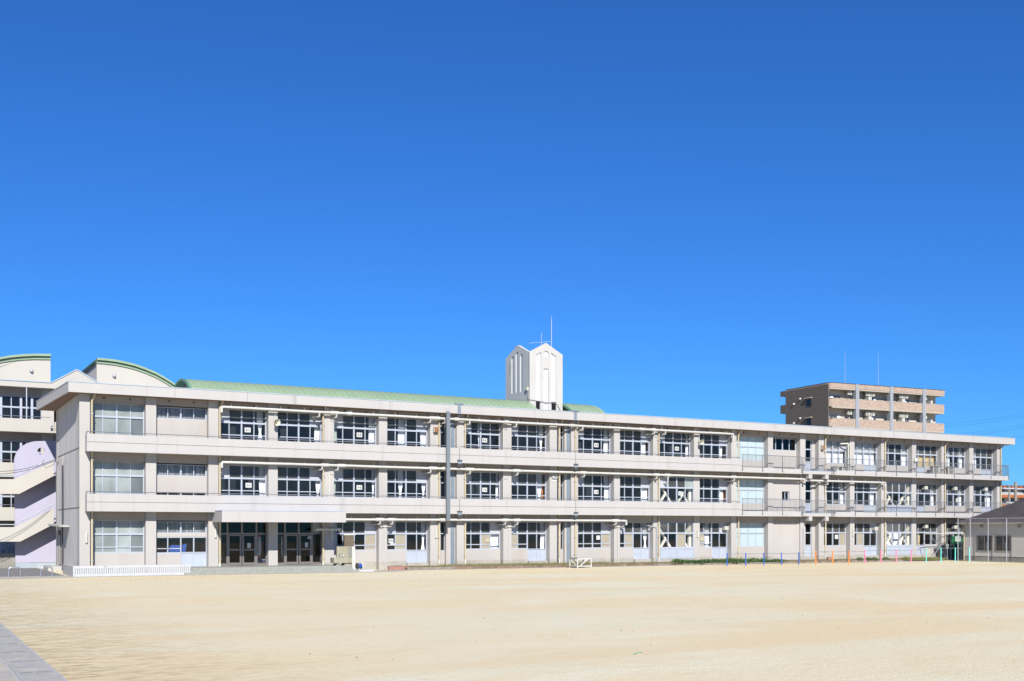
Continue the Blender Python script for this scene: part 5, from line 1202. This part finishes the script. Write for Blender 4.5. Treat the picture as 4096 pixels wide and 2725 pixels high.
for n in range(8):
    zf = APZ-2.31-3.0*n
    for q, (a, b) in enumerate(bays_):
        a2, b2 = (a+.02 if q else -.05), b-.02
        pb = MB().prism(rounded(a2, b2, 0, .18, .9 if q == 0 else 0, q == 0) if q else rounded(a2, b2, 0, .95, .9, True), 'z', zf-1.20, zf).build('balcony', 'apt_beige', AP)
        ub('balcony_cap', a2+(.25 if q == 0 else 0), b2, -.03, .2, zf, zf+.06, 'apt_trim', AP); ub('balcony_trim', a2+(.5 if q == 0 else 0), a2+(.62 if q == 0 else .12), -.025, .1, zf-1.2, zf, 'apt_trim', AP) if q else None
        ub('balcony_trim', b2-.1, b2, -.025, .1, zf-1.2, zf, 'apt_trim', AP)
        MB().box(a2+(.5 if q == 0 else 0), b2, -.01, 1.5, zf-1.42, zf-1.201).build('balcony_slab', 'apt_trim', AP)
        if n < 2:
            W_ = b-a
            for wi_, (u0, u1) in enumerate(((.24, .66),) if q == 0 else (((.02, .13), (.52, .76)) if q < 3 else ((.05, .40),))):
                x0, x1 = a+W_*u0, a+W_*u1; wo = MB().box(x0-.06, x1+.06, 1.42, 1.5, zf-.2, zf+.62).build('window', 'apt_grey', AP); nn = 3 if u1-u0 > .2 else 1
                for j in range(nn):
                    xa_, xb_ = x0+(x1-x0)*j/nn, x0+(x1-x0)*(j+1)/nn; ub('pane', xa_+.04, xb_-.04, 1.39, 1.419, zf-.15, zf+.55, 'curtain' if (j+q+n) % 3 == 0 and nn == 3 else 'glass_dark', wo)
            xs_ = [.80] if q == 0 else ([.32, .47] if q < 3 else [.02])
            if q: ub('partition_panel', a+W_*.36, a+W_*.46, .3, 1.4, zf-.1, zf+.62, 'ac_white', AP)
            for j, u in enumerate(xs_):
                x = a+W_*u; ac = thing('balcony_unit', 'white hanging outdoor unit, %s apartment balcony row, %s from left' % (['upper', 'lower'][n], ORD[(0, 1, 3, 5)[q]+j]), 'air conditioner', (0, 0, 0), group='outdoor units hung in the apartment balconies')
                ac.parent = None; R = AP.matrix_basis
                from mathutils import Matrix
                ac.location = Vector((ax_, ay_, 0))+Matrix.Rotation(radians(-4.2), 3, 'Z') @ Vector((x, .55, zf+.75)); ac.rotation_euler = (0, 0, radians(-4.2))
                MB().box(0, .78, 0, .3, 0, .58).build('casing', 'ac_white', ac); MB().box(.1, .5, -.02, -.001, .1, .48).build('grille', 'ac_grille', ac); MB().bar((.08, .15, .58), (.08, .15, .9), .03, .03).bar((.7, .15, .58), (.7, .15, .9), .03, .03).build('hanger', 'galv', ac)
    if n < 3:
        yy = 4.6; MB().box(-.45, -.12, yy-.75, yy+.85, zf+.42, zf+.55).build('window_canopy', 'apt_trim', AP); wo = MB().box(-.17, -.119, yy-.62, yy+.62, zf-.85, zf+.34).build('side_window', 'dark_metal', AP); ub('pane', -.19, -.171, yy-.5, yy+.5, zf-.75, zf+.24, 'glass_dark', wo)
        for yy, dz in ((6.6, .55), (8.1, -.1)): MB().lathe([(0, -.22), (.14, -.2), (.16, 0)], (-.12, yy, zf+dz), (1, 0, 0), 12).build('vent_cap', 'white_paint', AP)
        MB().box(-.12, .0+2, APD, APD+1.3, zf-1.3, zf).build('rear_balcony', 'apt_brown', AP)
MB().box(-.12, 2, APD, APD+1.3, APZ-.9, APZ-.1).build('rear_eaves', 'apt_brown', AP)
for px, py, lb in ((3380, 1402, 'left thin lightning rod on the brown apartment roof'), (3513, 1411, 'right thin lightning rod on the brown apartment roof')):
    p = CAMP(px, py, 174); tag(MB().tube([(p[0], p[1], APZ-.1), (p[0], p[1], p[2])], [.04, .015], 6).build('lightning_rod', 'galv'), lb, 'lightning rod', 'lightning rods on the apartment roof')
# far orange-tiled apartment block
fx, fy_, _ = CAMP(3960, 2100, 300); OB = thing('tiled_apartment_block', 'distant pale apartment block with orange tiled bands at right edge', 'building', (fx, fy_, 0), rz=radians(-8))
zt = CAMP(4050, 1939, 300)[2]; sth = 38/FPX*300
MB().box(0, 60, 1.5, 12, 0, zt-.6).build('wall', 'far_wall', OB)
for n in range(6):
    z = zt-sth*n; MB().prism([(0, z-.85), (0, z-.75), (1.6, z), (1.6, z-.85)], 'x', -.5, 60.5).build('tiled_band', 'orange_tile', OB)
    for j in range(16):
        x = 1+j*3.6; wo = MB().box(x, x+1.9, 1.40, 1.49, z-2.2, z-1.0).build('window', 'far_wall', OB); ub('pane', x+.08, x+1.82, 1.36, 1.399, z-2.12, z-1.08, 'glass_dark', wo)
for px, py0, r, lb in ((4062, 1928, .17, 'thick concrete utility pole with crossarm behind the house roof'), (4037, 1945, .14, 'thin utility pole with insulators behind the house roof')):
    p = CAMP(px, py0, 140); t = thing('utility_pole', lb, 'utility pole', (p[0], p[1], 0), rz=radians(-20)); H = p[2]
    MB().tube([(0, 0, 0), (0, 0, H)], [r*1.25, r], 10).build('pole', 'pole', t); ca = MB().bar((-1.8, 0, H-.8), (1.8, 0, H-.9), .12, .14).bar((-1.2, 0, H-2.6), (.6, 0, H-2.6), .1, .1)
    ca.build('crossarm', 'galv', t); ins = MB()
    for q in range(7): x = -1.7+q*.55; ins.tube([(x, 0, H-.75), (x, 0, H-.45)], .09, 6)
    for q in range(6): x = -1.5+q*.5; ins.tube([(x, -.2, H-2.5-.5*(q % 3)), (x, .2, H-2.5-.5*(q % 3))], .16, 6)
    ins.build('insulator', 'dark_metal', t)
wl = [((4200, 1637), (3700, 1701)), ((4200, 1648), (3700, 1712)), ((4200, 1680), (3700, 1747)), ((4200, 1691), (3700, 1757)), ((4200, 1721), (3700, 1792)), ((4200, 1730), (3700, 1800)), ((4200, 1557), (3700, 1640)), ((4160, 1915), (3990, 1935)), ((4160, 1930), (3990, 1950))]
for n, (a, b) in enumerate(wl):
    p0, p1 = Vector(CAMP(a[0], a[1], 240 if n < 7 else 139)), Vector(CAMP(b[0], b[1], 300 if n < 7 else 139)); r = .022 if n < 6 else .012
    o = MB().tube([tuple(p0.lerp(p1, t_/10)-Vector((0, 0, .6*sin(pi*t_/10)))) for t_ in range(11)], r, 5).build('power_line', 'far_wire'); tag(o, 'thin power line at right sky, %s from the top' % ORD[(1, 2, 3, 4, 5, 6, 0, 7, 8)[n]], 'power line', 'power lines at the right')
# ------------------------------------------------------------------ marks on the sand
gp = MB(); pts = []
for j in range(9):
    t_ = j/8; px = 2534+34*t_; py = 2630-9*sin(pi*t_*.7); p = CAMP(px, py, 1); k = (0-CZ)/(p[2]-CZ); pts.append((CX+(p[0]-CX)*k, -DD+(p[1]+DD)*k, gz(10)+.012))
tag(gp.tube(pts, .012, 6).build('green_cord', 'net_green'), 'short green cord lying on the sand in the foreground', 'cord')
